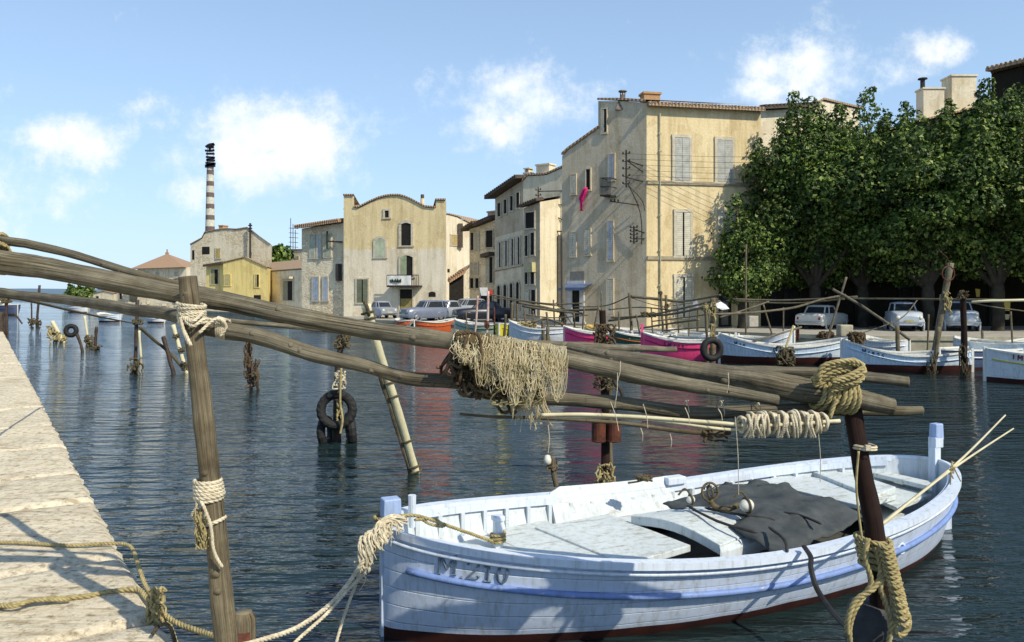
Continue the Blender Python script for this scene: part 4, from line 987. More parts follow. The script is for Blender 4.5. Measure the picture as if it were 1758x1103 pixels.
# black strap over the near gunwale
mb = MB(); pts = smooth([PZ(1380, 938, .63), hb.matrix_world @ Vector((0, 0, 0)) if False else PZ(1392, 957, .62), P(1392, 975, 5.98), P(1402, 1010, 5.86), P(1425, 1045, 5.6), P(1452, 1075, 5.0), P(1466, 1080, 4.75)])
mb.tube(pts, .022, 6, flat=.5); tag(mb.build('mooring_strap', RUBBER), 'black rubber strap running from the boat over the near gunwale to the dark piling', 'strap')
# bamboo rods
def rod(name, label, cat, pts, r, mat, group=None, n=8, sm=True, wob=.1):
    mb = MB(); q = smooth(pts, 8) if len(pts) > 2 else pts
    if isinstance(r, tuple): r = [r[0]+(r[1]-r[0])*i/(len(q)-1) for i in range(len(q))]
    mb.tube(q, r, n, wob=wob); return tag(mb.build(name, mat, smooth_=sm), label, cat, group)
CANE = M('bamboo_cane', (.72, .66, .45), (.58, .52, .32), 9, .6, .002)
rod('bamboo_cane', 'bamboo cane crossing the stern, the one ending higher and further left', 'cane', [P(1506, 905, 5.9), P(1640, 798, 6.9), P(1726, 713, 7.4)], (.014, .007), CANE, 'canes leaning over the stern', n=6)
rod('bamboo_cane', 'bamboo cane crossing the stern, the one ending further right', 'cane', [P(1512, 902, 5.85), P(1636, 805, 6.85), P(1740, 736, 7.4)], (.014, .007), CANE, 'canes leaning over the stern', n=6)
mb = MB()
for k in range(5): mb.tube(smooth([P(1635+rnd(-8, 8), 800+rnd(-8, 8), 6.85), P(1640+rnd(-12, 12), 800+rnd(-4, 10), 6.8), P(1640+rnd(-14, 10), 815+rnd(-3, 24), 6.8)]), .006, 5)
tag(mb.build('cord_lashing', ROPE), 'thin cord lashing two canes together over the stern', 'cord')

# ---- mooring ropes at the bow
mb = MB()
st = [bw(Vector((.0, 0, .86))), ]
def ring(mb, c, ax, R_, r_, turns, pitch, fn=None, wob_=.0, rp=None):
    ax = Vector(ax).normalized(); u = ax.orthogonal().normalized(); w_ = ax.cross(u); pts = []
    for i in range(int(turns*14)+1):
        a = 2*math.pi*i/14; rr = R_*(1+wob_*noise.noise(Vector((i*.3, 2, 7)))); pts.append(Vector(c)+ax*(pitch*i/14)+(u*math.cos(a)+w_*math.sin(a))*rr+ax*(wob_*R_*noise.noise(Vector((i*.23, 9, 1)))))
    if rp: mb.tube(pts, r_, 7, wob=.2)
    else: 
        L = sum((pts[i+1]-pts[i]).length for i in range(len(pts)-1)); mb.rope(pts, r_)
ring(mb, bw(Vector((.04, 0, .88))), (0, 0, 1), .095, .014, 2.3, .03)
mb.rope([P(650, 893, 6.02), P(680, 887, 6.0), P(716, 886, 6.05), P(760, 900, 6.15), P(812, 918, 6.35), P(846, 930, 6.42)], .014)
RB = MB(); ring(RB, bw(hl(855, 936, .44))+Vector((0, 0, .02)), (0, 0, 1), .062, .014, 3.2, .03)
mb.rope([P(716, 886, 6.05), P(738, 900, 6.1), P(762, 904, 6.15), P(745, 892, 6.15), P(712, 893, 6.0)], .012)
br_ = mb.build('bow_rope', ROPE, smooth_=True); RB.build('bollard_turns', ROPE, br_, smooth_=True); tag(br_, 'yellow brown rope wound round the blue bow post and the foredeck bollard', 'rope')
mb = MB()
core = smooth([P(690, 898, 5.9), P(665, 905, 5.85), P(645, 925, 5.8), P(628, 945, 5.78), P(618, 985, 5.76)], 6)
for k in range(30):
    off = [Vector((rnd(-.05, .05), rnd(-.05, .03), rnd(-.05, .05))) for _ in core]; s0 = random.randint(0, 8); e0 = random.randint(14, len(core)); ph = rnd(0, 6.28)
    mb.tube(smooth([core[i]+Vector((math.cos(ph+i*.6), .6*math.sin(ph+i*.6), math.sin(ph+i*.5)))*.045+off[i]*.4 for i in range(s0, e0, 2)], 3), rnd(.006, .011), 5)
for k in range(26):
    i = random.randint(2, len(core)-1); p = core[i]+Vector((rnd(-.04, .05), -.05, rnd(-.04, .03))); mb.tube(smooth([p, p+Vector((rnd(-.03, .03), 0, -.04)), p+Vector((rnd(-.04, .04), 0, -rnd(.07, .14)))], 3), .003, 4)
mb.rope([P(640, 935, 5.78), P(610, 985, 5.7), P(570, 1035, 5.5), P(510, 1078, 5.1), P(440, 1102, 4.75), P(415, 1108, 4.6)], .017)
mb.rope([P(628, 985, 5.76), P(600, 1010, 5.65), P(560, 1055, 5.4), P(505, 1105, 5.1), P(470, 1150, 4.9)], .013)
mb.rope([P(624, 960, 5.76), P(612, 1000, 5.72), P(590, 1060, 5.6), P(570, 1130, 5.5)], .012)
tag(mb.build('mooring_rope', ROPEW, smooth_=True), 'frayed bundle of pale mooring lines running down from the bow post to the short piling', 'mooring line')

# ------------------------------------------------------------------ foreground poles
def pole(name, label, pts, rr, mat, cat='pole', group='net drying poles in the foreground', n=20, knots=0, wob=.16, endcap=True, k=10):
    q = smooth([P(*p) for p in pts], k); rs = []
    for i in range(len(q)):
        s_ = i/(len(q)-1)*(len(rr)-1); a = int(min(s_, len(rr)-2)); rs.append(rr[a]+(rr[a+1]-rr[a])*(s_-a))
    Q = resample(q, len(q)*4); RS = [rs[min(int(i/4), len(rs)-1)] for i in range(len(Q))]
    Q = [p+Vector((0, noise.noise(p*1.7)*.012, noise.noise(p*2.3+Vector((5, 0, 0)))*.012)) for p in Q]
    mb = MB(); mb.tube(Q, RS, n, wob=wob)
    for _ in range(knots):
        i = random.randint(3, len(Q)-4); d = (Q[i+1]-Q[i]).normalized(); s_ = (Vector((rnd(-.2, .2), -1, rnd(-1, .8)))).normalized(); s_ = (s_-d*s_.dot(d)).normalized()
        mb.tube([Q[i]+s_*RS[i]*.75, Q[i]+s_*RS[i]*1.04+d*.004], [RS[i]*.42, RS[i]*.34], 9, wob=.2)
    return tag(mb.build(name, mat, smooth_=True), label, cat, group)
pole('horizontal_pole', 'thickest grey pole running from the left edge down to the rope lashing of nets', [(-420, 395, 4.3), (0, 452, 4.4), (310, 504, 4.48), (570, 557, 4.45), (745, 582, 4.4), (830, 596, 4.38), (975, 620, 4.45), (1100, 645, 4.5), (1335, 688, 4.55)], [.074, .070, .064, .057, .052, .050, .049, .045, .03], POLE, knots=7)
pole('horizontal_pole', 'thin grey pole lying just above the thickest one at the upper left', [(-350, 360, 4.5), (0, 413, 4.55), (60, 423, 4.58), (200, 460, 4.6), (345, 497, 4.62), (470, 528, 4.62)], [.028, .027, .025, .024, .022], POLE, knots=2)
pole('horizontal_pole', 'curved grey pole sagging from the left post to the lashing, lowest of the long poles', [(345, 558, 4.45), (385, 566, 4.4), (450, 580, 4.4), (534, 608, 4.45), (625, 628, 4.5), (704, 649, 4.5), (790, 656, 4.5), (914, 681, 4.5), (1001, 690, 4.55), (1088, 695, 4.6), (1180, 707, 4.65), (1290, 706, 4.7), (1383, 703, 4.75), (1480, 704, 4.8), (1582, 703, 4.85)],
     [.05, .047, .043, .04, .039, .04, .041, .04, .039, .039, .038, .037, .037, .034, .028], POLE, knots=12)
pole('horizontal_pole', 'stout split pole with a blunt end pointing right beyond the rope lashing', [(975, 598, 5.2), (1060, 614, 5.0), (1209, 639, 4.8), (1354, 668, 4.7), (1460, 682, 4.65), (1535, 697, 4.62)], [.035, .05, .055, .076, .075, .05], POLE, knots=5)
pole('horizontal_pole', 'smooth thinner pole behind the stout one, ending over the water on the right', [(1080, 612, 5.9), (1180, 630, 5.7), (1252, 635, 5.6), (1440, 645, 5.4), (1560, 655, 5.3)], [.03, .036, .042, .045, .036], POLE, knots=3)
pole('horizontal_pole', 'thin cracked pole running under the stout pole towards the lashing', [(960, 602, 4.9), (1040, 622, 4.75), (1180, 654, 4.7), (1330, 685, 4.75)], [.018, .022, .02, .012], POLE2, knots=2)
pole('horizontal_pole', 'slim rail coming from the far left edge to the upright post', [(-700, 440, 9.0), (-200, 475, 7.2), (0, 502, 6.4), (126, 517, 5.8), (275, 538, 4.9), (322, 548, 4.6)], [.05, .045, .032, .03, .035, .04], POLE, knots=3)
pole('horizontal_pole', 'thin rail behind the thickest pole, passing over open water', [(320, 545, 6.0), (389, 551, 6.2), (581, 569, 7.0), (800, 586, 7.6), (880, 587, 8.0), (1045, 597, 8.6), (1160, 600, 9.0)], [.02, .02, .018, .02, .045, .03], POLE, knots=2)
pole('upright_post', 'grey upright post on the left carrying the crossing poles', [(322, 476, 4.32), (332, 560, 4.32), (352, 740, 4.3), (370, 920, 4.3), (389, 1103, 4.3), (400, 1210, 4.3)], [.046, .052, .054, .057, .06, .062], POLE2, cat='post', group=None, knots=5, wob=.14)
pole('upright_post', 'dark red brown post on the right standing on the roped piling', [(1462, 686, 4.7), (1478, 790, 4.65), (1500, 905, 4.6), (1508, 1000, 4.6), (1512, 1060, 4.62)], [.052, .051, .054, .056, .058], POLED, cat='post', group=None, knots=2, wob=.08)
mb = MB(); c = PZ(1492, 1040, .84); c.z = -.9; mb.tube([c, c+Vector((0, 0, 1.7)), c+Vector((0, 0, 1.755)), c+Vector((0, 0, 1.775))], [.13, .125, .11, .05], 20, wob=.04); mb.torus(c+Vector((0, 0, 1.3)), .135, .02, (0, 0, 1))
tag(mb.build('piling', M('dark_piling', (.05, .055, .06), (.025, .025, .028), 8, .6, .006), smooth_=True), 'rounded dark piling under the roped post at the bottom right', 'piling')
mb = MB(); c = Vector((XY(418, 4.75).x, 4.75, -.9)); mb.tube([c, c+Vector((0, 0, 1.62)), c+Vector((0, 0, 1.66))], [.075, .072, .05], 16, m=0, wob=.1)
c2 = c+Vector((-.03, -.06, 0)); mb.tube([c2, c2+Vector((0, 0, 1.56))], [.085, .085], 14, m=1, wob=.05)
tag(mb.build('piling', [POLE2, RUST], smooth_=True), 'short rusty piling beside the foot of the left upright post', 'piling')
# mid post with cans
pole('upright_post', 'post in the water behind the nets with a hanging weight and rope round its foot', [(1034, 533, 11.2), (1037, 640, 11.2), (1039, 740, 11.2), (1040, 832, 11.0), (1041, 870, 11)], [.045, .05, .055, .06, .06], POLED, cat='post', group=None, wob=.1)
pole('upright_post', 'pale slat bound to the back of the dark post in the water', [(1048, 640, 11.25), (1047, 740, 11.25), (1051, 835, 11.1)], [.03, .03, .03], POLE2, cat='post', group=None, wob=.1)
for (du, lb_) in ((-12, 'rusty can hung on the left side of the post behind the nets'), (14, 'rusty can hung on the right side of the post behind the nets')):
    mb = MB(); a, b_ = P(1040+du, 723, 11.0), P(1040+du, 757, 11.0); mb.tube([a, b_], .1, 16, cap=False); mb.tube([b_, b_-Vector((0, 0, .01))], .1, 16)
    for k in (.02, .98): mb.torus(a.lerp(b_, k), .1, .008, (0, 0, 1), 20, 6)
    o = tag(mb.build('rusty_can', RUST, smooth_=False, solid=.004), lb_, 'can', 'rusty cans on the post')
    mb = MB(); mb.tube(smooth([a+Vector((-.09, 0, 0)), a+Vector((0, -.02, .18)), a+Vector((.09, 0, 0))]), .008, 5); mb.build('handle', IRON, o)
def tangle(name, label, cat, c, rx, rz, n, r_, mat, group=None, ry=None, L=.5, droop=.3, parent=None, rope_=False):
    mb = MB(); ry = ry or rx
    for k in range(n):
        p = Vector((rnd(-rx, rx), rnd(-ry, ry), rnd(-rz, rz))); pts = [c+p]
        for q in range(4):
            p = Vector((max(-rx, min(rx, p.x+rnd(-rx, rx)*L)), max(-ry, min(ry, p.y+rnd(-ry, ry)*L)), max(-rz*1.1, min(rz, p.z+rnd(-rz, rz)*L-rz*droop*.3)))); pts.append(c+p)
        mb.tube(smooth(pts, 3), r_*rnd(.7, 1.3), 5)
    o = mb.build(name, mat, parent)
    if parent is None: tag(o, label, cat, group)
    return o
tangle('rope_tangle', 'tangle of pale rope round the foot of the post behind the foreground boat', 'rope', P(1038, 818, 10.9), .13, .16, 40, .012, ROPE)
tangle('net_bundle', 'bundle of dark net and cord wrapped high round the post among the moored boats', 'net', P(1038, 585, 11.0), .14, .22, 60, .012, NETD)
tangle('net_bundle', 'tied bunch of cord on the post below the stout poles', 'net', P(1040, 655, 11), .16, .1, 26, .012, ROPED)
rod('hook', 'curved dark iron hook hanging under the poles right of the dark post', 'hook', [P(1058, 640, 8), P(1054, 655, 8), P(1064, 668, 8), P(1070, 684, 8)], .02, IRON)
# bamboo poles under the curved pole
rod('thin_stick', 'long dark stick under the curved pole, its thin tip pointing left', 'stick', [P(789, 711, 4.5), P(850, 716, 4.5), P(926, 718, 4.5), P(1060, 726, 4.5), P(1180, 742, 4.5), P(1250, 744, 4.5)], (.007, .014), POLE2, n=8)
rod('bamboo_cane', 'upper pale cane hung beneath the curved pole', 'cane', [P(929, 713, 4.42), P(1000, 712, 4.42), P(1103, 717, 4.42), P(1239, 727, 4.4), P(1300, 732, 4.4), P(1442, 723, 4.4)], .0115, CANE, 'canes under the curved pole', n=8)
rod('bamboo_cane', 'lower cream cane hung beneath the curved pole, bending to the coil', 'cane', [P(950, 717, 4.44), P(1060, 717, 4.44), P(1150, 725, 4.42), P(1250, 738, 4.4), P(1310, 735, 4.4)], .009, CANE, 'canes under the curved pole', n=8)
mb = MB()
for k in range(3):
    pts = []
    for i in range(17*14):
        s_ = i/(17*14); a = 2*math.pi*i/14; u = 1268+150*s_; cen = P(u, 729-4*s_, 4.38); R_ = (.050 if .12 < s_ < .93 else .032)*(1+.55*noise.noise(Vector((i*.06, k*5, 0))))+k*.006
        pts.append(cen+Vector((.01*math.sin(a)+.012*math.sin(a*.5+k), math.cos(a+k)*R_*.8, math.sin(a+k)*R_)))
    mb.tube(pts, .0075, 5)
for k in range(20): 
    u = rnd(1275, 1400); mb.rope([P(u, 712, 4.33), P(u+rnd(-6, 6), 730, 4.31), P(u+rnd(-12, 8), 752, 4.35)], .007, n=4)
tag(mb.build('rope_coil', ROPEW, smooth_=True), 'cream line wound tightly round the cane ends below the lashing', 'rope coil')
tangle('net_bundle', 'small dark clump of net hanging from the stick under the curved pole', 'net', P(1226, 744, 4.5), .07, .035, 26, .006, NETD)
# hanging threads
mb = MB()
for (u0, v0, u1, v1) in ((1048, 690, 1062, 740), (1104, 694, 1112, 735), (1176, 700, 1184, 728), (1233, 702, 1240, 722), (1065, 620, 1060, 655), (1100, 735, 1103, 757), (941, 730, 941, 778), (1250, 640, 1248, 675), (1262, 716, 1268, 850), (1405, 745, 1408, 828), (1150, 745, 1152, 768), (1060, 640, 1055, 700)):
    mb = MB(); mb.tube(smooth([P(u0, v0, 4.35), P((u0+u1)/2+2, (v0+v1)/2, 4.34), P(u1, v1, 4.35)], 4), .0022, 4); tag(mb.build('hanging_thread', ROPEW), 'fine pale thread hanging from the curved pole', 'thread', 'threads hanging from the poles')
for u in (1050, 1110, 1178, 1238, 1300):
    mb = MB(); c = P(u, 702, 4.66); ring(mb, c, (1, 0, .1), .047, .003, 1.2, .015, rp=1); tag(mb.build('twine_turn', ROPEW), 'turn of thin twine round the curved pole', 'twine', 'twine turns round the curved pole')
# thick rope lashing at the right
mb = MB()
for k in range(8):
    c = P(1400+k*8.0, 672+k*1.0, 4.68); ring(mb, c, (1, .1, -.2+rnd(-.12, .12)), .092+rnd(-.008, .012), .0155, 1.15, .025, wob_=.08)
top = [(1400, 668, 4.58), (1418, 650, 4.57), (1445, 640, 4.58), (1470, 640, 4.6), (1480, 652, 4.6), (1462, 664, 4.57), (1430, 672, 4.55)]
for k in range(6):
    mb.rope([P(u+rnd(-5, 5), v-k*5+rnd(-3, 3)+ (6 if k > 3 else 0), Y-.01*k) for u, v, Y in top], .0155)
mb.rope([P(1428, 640, 4.6), P(1442, 626, 4.62), P(1462, 618, 4.62), P(1478, 626, 4.62), P(1472, 640, 4.6)], .014)
mb.rope([P(1434, 686, 4.57), P(1428, 708, 4.58), P(1424, 718, 4.56), P(1430, 700, 4.55), P(1437, 686, 4.55)], .013)
tag(mb.build('rope_lashing', ROPE, smooth_=True), 'thick yellow twisted rope lashing the poles together above the dark post', 'rope lashing')
# ropes on the piling, right
mb = MB()
for k in range(5): ring(mb, P(1500+k, 922+k*11, 4.6), (.05, 0, 1), .085+rnd(-.005, .01), .0165, 1.2, -.02, wob_=.12)
def loop(pts, r_=.0165): mb.rope([P(u, v, Y) for u, v, Y in pts], r_)
loop([(1490, 925, 4.5), (1486, 960, 4.47), (1496, 1000, 4.46), (1482, 1025, 4.46), (1466, 1050, 4.46), (1458, 1085, 4.48), (1462, 1120, 4.5)])
loop([(1505, 940, 4.5), (1512, 985, 4.46), (1498, 1012, 4.44), (1470, 1030, 4.44), (1456, 1062, 4.44), (1455, 1090, 4.46)])
loop([(1520, 930, 4.52), (1525, 970, 4.47), (1512, 1005, 4.44), (1520, 1035, 4.44), (1530, 1070, 4.44), (1522, 1125, 4.45)])
loop([(1525, 945, 4.52), (1534, 985, 4.48), (1540, 1030, 4.45), (1556, 1050, 4.45), (1560, 1075, 4.45), (1545, 1092, 4.44), (1535, 1075, 4.43), (1548, 1060, 4.42)])
for k in range(15):                                        # chain-stitched plait
    v = 935+k*8.5; u = 1520+k*2.0; loop([(u-12, v, 4.43), (u, v+7, 4.40), (u+11, v-1, 4.43), (u+2, v-6, 4.46)], .0125)
for k in range(7): v = 1000+k*11; u = 1535+k*2.2; loop([(u-10, v, 4.42), (u+4, v+9, 4.39), (u+13, v+1, 4.43)], .012)
tag(mb.build('rope_bundle', ROPE, smooth_=True), 'thick bundle of twisted yellow rope hanging round the right post onto its piling', 'rope bundle')
rod('thin_rope', 'frayed cord running down the left side of the dark right post', 'cord', [P(1474, 775, 4.55), P(1470, 830, 4.54), P(1474, 880, 4.53), P(1480, 925, 4.5)], .007, ROPE)
mb = MB(); ring(mb, P(1483, 772, 4.65), (.1, 0, 1), .066, .008, 2, .014, rp=1); mb.box(P(1490, 769, 4.58), (.03, .02, .03)); tag(mb.build('wire_tie', ROPEW), 'pale wire tie round the dark right post', 'tie')
# lashings on left post
mb = MB()
for k in range(7): ring(mb, P(328+k*.5, 528+k*5, 4.33), (rnd(-.2, .3), 0, 1), .064+rnd(-.004, .01), .0095, 1.1, .02, wob_=.1)
for a in ([(308, 536, 4.28), (330, 560, 4.22), (352, 548, 4.26), (380, 556, 4.34)], [(350, 535, 4.28), (330, 552, 4.22), (306, 540, 4.3), (318, 572, 4.24), (328, 594, 4.22)], [(342, 572, 4.24), (370, 548, 4.3), (388, 560, 4.34), (378, 578, 4.34)], [(310, 545, 4.25), (316, 570, 4.24), (324, 590, 4.23)]):
    mb.rope([P(*q) for q in a], .0095)
for k in range(5): ring(mb, P(374+k*3.2, 562+k*1, 4.4), (1, .1, -.1), .055, .008, 1.1, .01, wob_=.1)
tag(mb.build('rope_lashing', ROPEW, smooth_=True), 'pale rope lashing the rails to the top of the left post', 'rope lashing')
mb = MB()
for k in range(6): ring(mb, P(357+k*.6, 828+k*6, 4.3), (rnd(-.05, .05), 0, 1), .066+.002*k % .01, .0125, 1.1, .01, wob_=.06)
ring(mb, P(364, 895, 4.3), (-.25, 0, 1), .068, .0115, 1.05, .0)
for a in ([(340, 850, 4.25), (352, 875, 4.2), (362, 905, 4.2), (366, 940, 4.2), (372, 958, 4.21), (382, 974, 4.22)], [(336, 835, 4.26), (338, 868, 4.24), (330, 885, 4.26), (344, 898, 4.24), (352, 880, 4.23)]): mb.rope([P(*q) for q in a], .009)
tag(mb.build('rope_lashing', ROPEW, smooth_=True), 'white rope turns round the middle of the left post with a dangling end', 'rope lashing')
tangle('frayed_rope', 'frayed yellowish rope end hanging left of the post', 'rope', P(347, 905, 4.24), .035, .1, 60, .0035, ROPE)
# the draped net
def beamz(u):
    pts = [(745, 582), (830, 596), (975, 620), (1100, 645)]
    for i in range(3):
        if u <= pts[i+1][0] or i == 2:
            a, b_ = pts[i], pts[i+1]; return a[1]+(b_[1]-a[1])*(u-a[0])/(b_[0]-a[0])
nb = MB(); rows = []
for i in range(46):
    u0 = 783+i*4.2; r_ = []; fold = math.sin(i*.85)+.7*math.sin(i*.37+1); ln = 68+20*math.sin(i*.31)+8*math.sin(i*1.1)+(-45 if i < 10 else 0)+(20 if 20 < i < 32 else 0)-(0 if i < 40 else (i-40)*9)
    for j in range(26):
        s_ = j/25
        if s_ < .22: a = math.pi*(s_/.22); dv = -28*math.sin(a)*.75-3; Yo = .075*math.cos(a); uu = u0
        else:
            k = (s_-.22)/.78; dv = 12+k*ln-14; Yo = -.078-.05*math.sin(k*2.4)*(.6+.5*fold); uu = u0+k*(8*math.sin(i*.4)+3*fold)-k*4
        r_.append(P(uu, beamz(u0)+dv+2.5*noise.noise(Vector((i*.3, j*.4, 0))), 4.38+Yo+.03*noise.noise(Vector((i*.5, j*.3, 4)))))
    rows.append(r_)
m, t, b = nt('draped_net'); v = vec(t, 'UV', (1, 1, 1))
vo = N(t, 'ShaderNodeTexVoronoi', feature='DISTANCE_TO_EDGE'); vo.inputs['Scale'].default_value = 3.0; t.links.new(v, vo.inputs['Vector'])
c = ramp(t, noi(t, vec(t, 'Object', (3, 3, 1)), 4, 6, .7), [(.3, (.30, .22, .10)), (.48, (.62, .53, .32)), (.7, (.78, .70, .48))])
xx = N(t, 'ShaderNodeSeparateXYZ'); t.links.new(vec(t, 'Object'), xx.inputs[0]); kk = ramp(t, mth(t, 'ADD', xx.outputs[0], mth(t, 'MULTIPLY', noi(t, vec(t, 'Object'), 6, 4), .3)), [(.0, (.4, .33, .22)), (.12, (1, 1, 1))])
c = mix(t, 1, c, kk, 'MULTIPLY')
t.links.new(c, b.inputs['Base Color']); b.inputs['Roughness'].default_value = .95; bump(t, b, noi(t, vec(t, 'UV', (2, .6, 1)), 2.5, 7, .75), .04, 1)
al = mth(t, 'GREATER_THAN', noi(t, vec(t, 'UV', (1.2, .35, 1)), 1.1, 6, .7), .40); t.links.new(al, b.inputs['Alpha'])
nb.grid(rows)
nn = nb.build('fishing_net', m, smooth_=True); tag(nn, 'cream fishing net draped in heavy folds over the thick pole', 'fishing net')
sb = MB()
for k in range(330):
    i = random.randint(0, 45); q = rows[i]; j0 = random.randint(3, 12); j1 = random.randint(j0+4, 25); i2 = max(0, min(45, i+random.randint(-4, 4)))
    a, b_ = q[j0], rows[i2][j1]; n_ = Vector((0, -.016, 0)); mid = a.lerp(b_, .5)+Vector((rnd(-.03, .03), -.02, -rnd(.0, .04)))
    sb.tube(smooth([a+n_, (a+mid)/2+n_+Vector((rnd(-.012, .012), -.01, 0)), mid+n_, b_+n_], 3), rnd(.0009, .0024), 4)
for k in range(220):                                   # U shaped loops
    i = random.randint(8, 42); a = rows[i][random.randint(4, 12)]+Vector((0, -.02, 0)); wd = rnd(.02, .07); dp = rnd(.06, .2)
    sb.tube(smooth([a, a+Vector((wd*.15, -.01, -dp*.7)), a+Vector((wd*.5, -.015, -dp)), a+Vector((wd*.85, -.01, -dp*.7)), a+Vector((wd, 0, .0))], 4), rnd(.0009, .0022), 4)
for k in range(240):                                   # knotted mesh running across the folds
    i = random.randint(0, 38); j = random.randint(4, 22); pts = [rows[i+q][min(25, max(0, j+random.randint(-1, 1)))]+Vector((0, -.012, 0)) for q in range(random.randint(3, 7))]
    sb.tube(smooth(pts, 2), rnd(.001, .0022), 4)
for k in range(50):
    u = rnd(880, 935); a = P(u, rnd(655, 685), 4.44); sb.tube(smooth([a, a+Vector((rnd(-.02, .02), 0, -.08)), a+Vector((rnd(-.03, .05), 0, -rnd(.12, .2)))], 3), .002, 4)
sb.build('net_strands', NET, nn)
mb = MB()
for k in range(190):
    u = rnd(772, 865); v0 = beamz(u)+rnd(5, 55); a = P(u, v0, 4.36+rnd(-.06, .08)); b_ = P(u+rnd(-25, 45), v0+rnd(15, 50), 4.36+rnd(-.06, .1))
    mb.tube(smooth([a, a.lerp(b_, .5)+Vector((rnd(-.03, .03), rnd(-.03, .03), -rnd(0, .07))), b_], 4), rnd(.004, .010), 5, wob=.3)
for a in ([(800, 578, 4.26), (796, 600, 4.25), (790, 630, 4.26), (775, 625, 4.3), (766, 640, 4.3), (780, 645, 4.3), (774, 628, 4.3)], [(784, 575, 4.26), (815, 572, 4.26), (825, 590, 4.25), (826, 640, 4.25)], [(850, 690, 4.4), (862, 708, 4.4), (878, 704, 4.4), (884, 685, 4.42)], [(870, 688, 4.4), (878, 710, 4.4), (886, 706, 4.4)]):
    mb.rope([P(*q) for q in a], .010, n=4)
tag(mb.build('net_bundle', NETD, smooth_=True), 'dark brown bundle of net and rope ends left of the cream net', 'net')
tangle('net_bundle', 'olive cords tangled under the cream net', 'net', P(880, 655, 4.4), .16, .1, 90, .004, M('olive_cord', (.34, .3, .15), (.2, .17, .08), 9))
# yellow-white leaning pole
mb = MB(); q = smooth([P(628, 524, 10.6), P(645, 585, 10.8), P(668, 660, 11.1), (P(690, 730, 11.4)), PZ(714, 812, 0)+Vector((0, 0, -.0))]); q.append(q[-1]-Vector((-.03, 0, .5)))
mb.tube(q, .062, 10, wob=.12); o = tag(mb.build('leaning_stake', BIRCH, smooth_=True), 'pale yellow leaning stake standing alone in the water left of the nets', 'stake')
mb = MB(); q2 = [p+Vector((-.07, -.01, -.05)) for p in q[10:26]]; mb.tube(q2, .03, 8, wob=.3)
q3 = [p+Vector((.06, .02, 0)) for p in q[24:]]; mb.tube(q3, .045, 8, wob=.3); mb.build('side_batten', POLE2, o)
mb = MB()
for p in (q[2], q[3], q[12], q[14], q[20], q[24], q[-3]): ring(mb, p, (-.2, 0, 1), .085, .014, 1.3, .03, wob_=.1, rp=1)
mb.torus(q[1], .09, .025, (1, .3, .3)); mb.build('cord', ROPED, o)
# tyre fender
tc_ = P(578, 705, 14.0)
pole('upright_post', 'mooring post in the water holding the car tyre', [(589, 570, 14.2), (580, 640, 14.2), (578, 755, 14.2), (578, 790, 14.2)], [.05, .06, .07, .08], STAKE, cat='post', group=None)
for (u, v, rt, ax, lb_) in ((578, 704, 1, (.1, -1, .12), 'upper round car tyre hung on the mooring post'),):
    mb = MB(); mb.torus(P(u, v, 13.9), .27, .08, ax, 40, 12, tread=.12); tag(mb.build('car_tyre', RUBBER), lb_, 'tyre', None)
mb = MB(); mb.torus(P(560, 742, 14.15), .22, .075, (1, -.18, .1), 32, 10, tread=.1); tag(mb.build('car_tyre', RUBBER), 'lower left tyre half sunk beside the upper round one', 'tyre')
mb = MB(); mb.torus(P(602, 738, 14.15), .24, .08, (1, .3, .1), 32, 10, tread=.1); tag(mb.build('car_tyre', RUBBER), 'lower right tyre half sunk beside the upper round one', 'tyre')
tangle('rope_tangle', 'pale rope bunch knotted above the tyre', 'rope', P(583, 652, 13.8), .1, .14, 40, .012, ROPEW)
tangle('rope_tangle', 'dark knot of rope high on the post under the thickest pole', 'rope', P(588, 585, 13.9), .12, .12, 40, .012, ROPED)
rod('thin_rope', 'pale cord hanging down through the upper tyre', 'cord', [P(586, 630, 13.7), P(584, 690, 13.7), P(588, 720, 13.7), P(584, 745, 13.7)], .02, ROPE)
tangle('rope_tangle', 'ochre rope hanging inside the ring of the upper tyre', 'rope', P(584, 705, 14.0), .05, .2, 20, .012, ROPE)
tangle('driftwood', 'broken branch and cork hanging on a thread above the foreground boat', 'debris', P(948, 800, 9.0), .06, .05, 20, .012, POLE2)
rod('short_stick', 'short knotted stick dangling upright over the water left of the dark post', 'stick', [P(948, 785, 9.0), P(950, 812, 9), P(955, 835, 9)], .03, POLE2, wob=.4)
mb = MB(); mb.lathe(P(940, 790, 8.95), [(0, -.06), (.04, -.04), (.045, 0), (.03, .05), (0, .06)], (0, .3, 1), 12); tag(mb.build('net_float', FLT, smooth_=True), 'tiny white cork float on the dangling stick over the water', 'float')
# ropes on the near quay
mb = MB()
def qp(u, v, dz=.02): return PZ(u, v, QZ)+Vector((0, 0, dz))
mb.rope([qp(-60, 935), qp(30, 936), qp(120, 941), qp(180, 938), qp(222, 944, .03)]+[P(238, 972, 5.7), P(250, 1005, 5.5), P(272, 1040, 5.2), P(292, 1075, 5.0), P(310, 1130, 4.9)], .015)
tag(mb.build('mooring_rope', ROPE, smooth_=True), 'thin yellow rope lying straight across the pale quay stones, the upper one', 'mooring line')
mb = MB(); mb.rope([qp(-60, 1050), qp(20, 1044), qp(70, 1038, .03), qp(140, 1030), qp(190, 1021), qp(236, 1020, .03)]+[P(252, 1028, 5.2), P(268, 1042, 5.1), P(300, 1068, 4.9), P(345, 1085, 4.7), P(380, 1096, 4.5)], .018)
mb.rope([qp(-30, 1042, .03), qp(20, 1052, .04), qp(60, 1044, .05), qp(120, 1038, .03)], .014)
tag(mb.build('mooring_rope', ROPE, smooth_=True), 'thicker rope crossing the quay edge towards the left post, the lower one', 'mooring line')
tangle('rope_tangle', 'dark knotted rope bunch hanging over the quay edge', 'rope', P(268, 1038, 4.95), .045, .10, 46, .009, ROPE); 
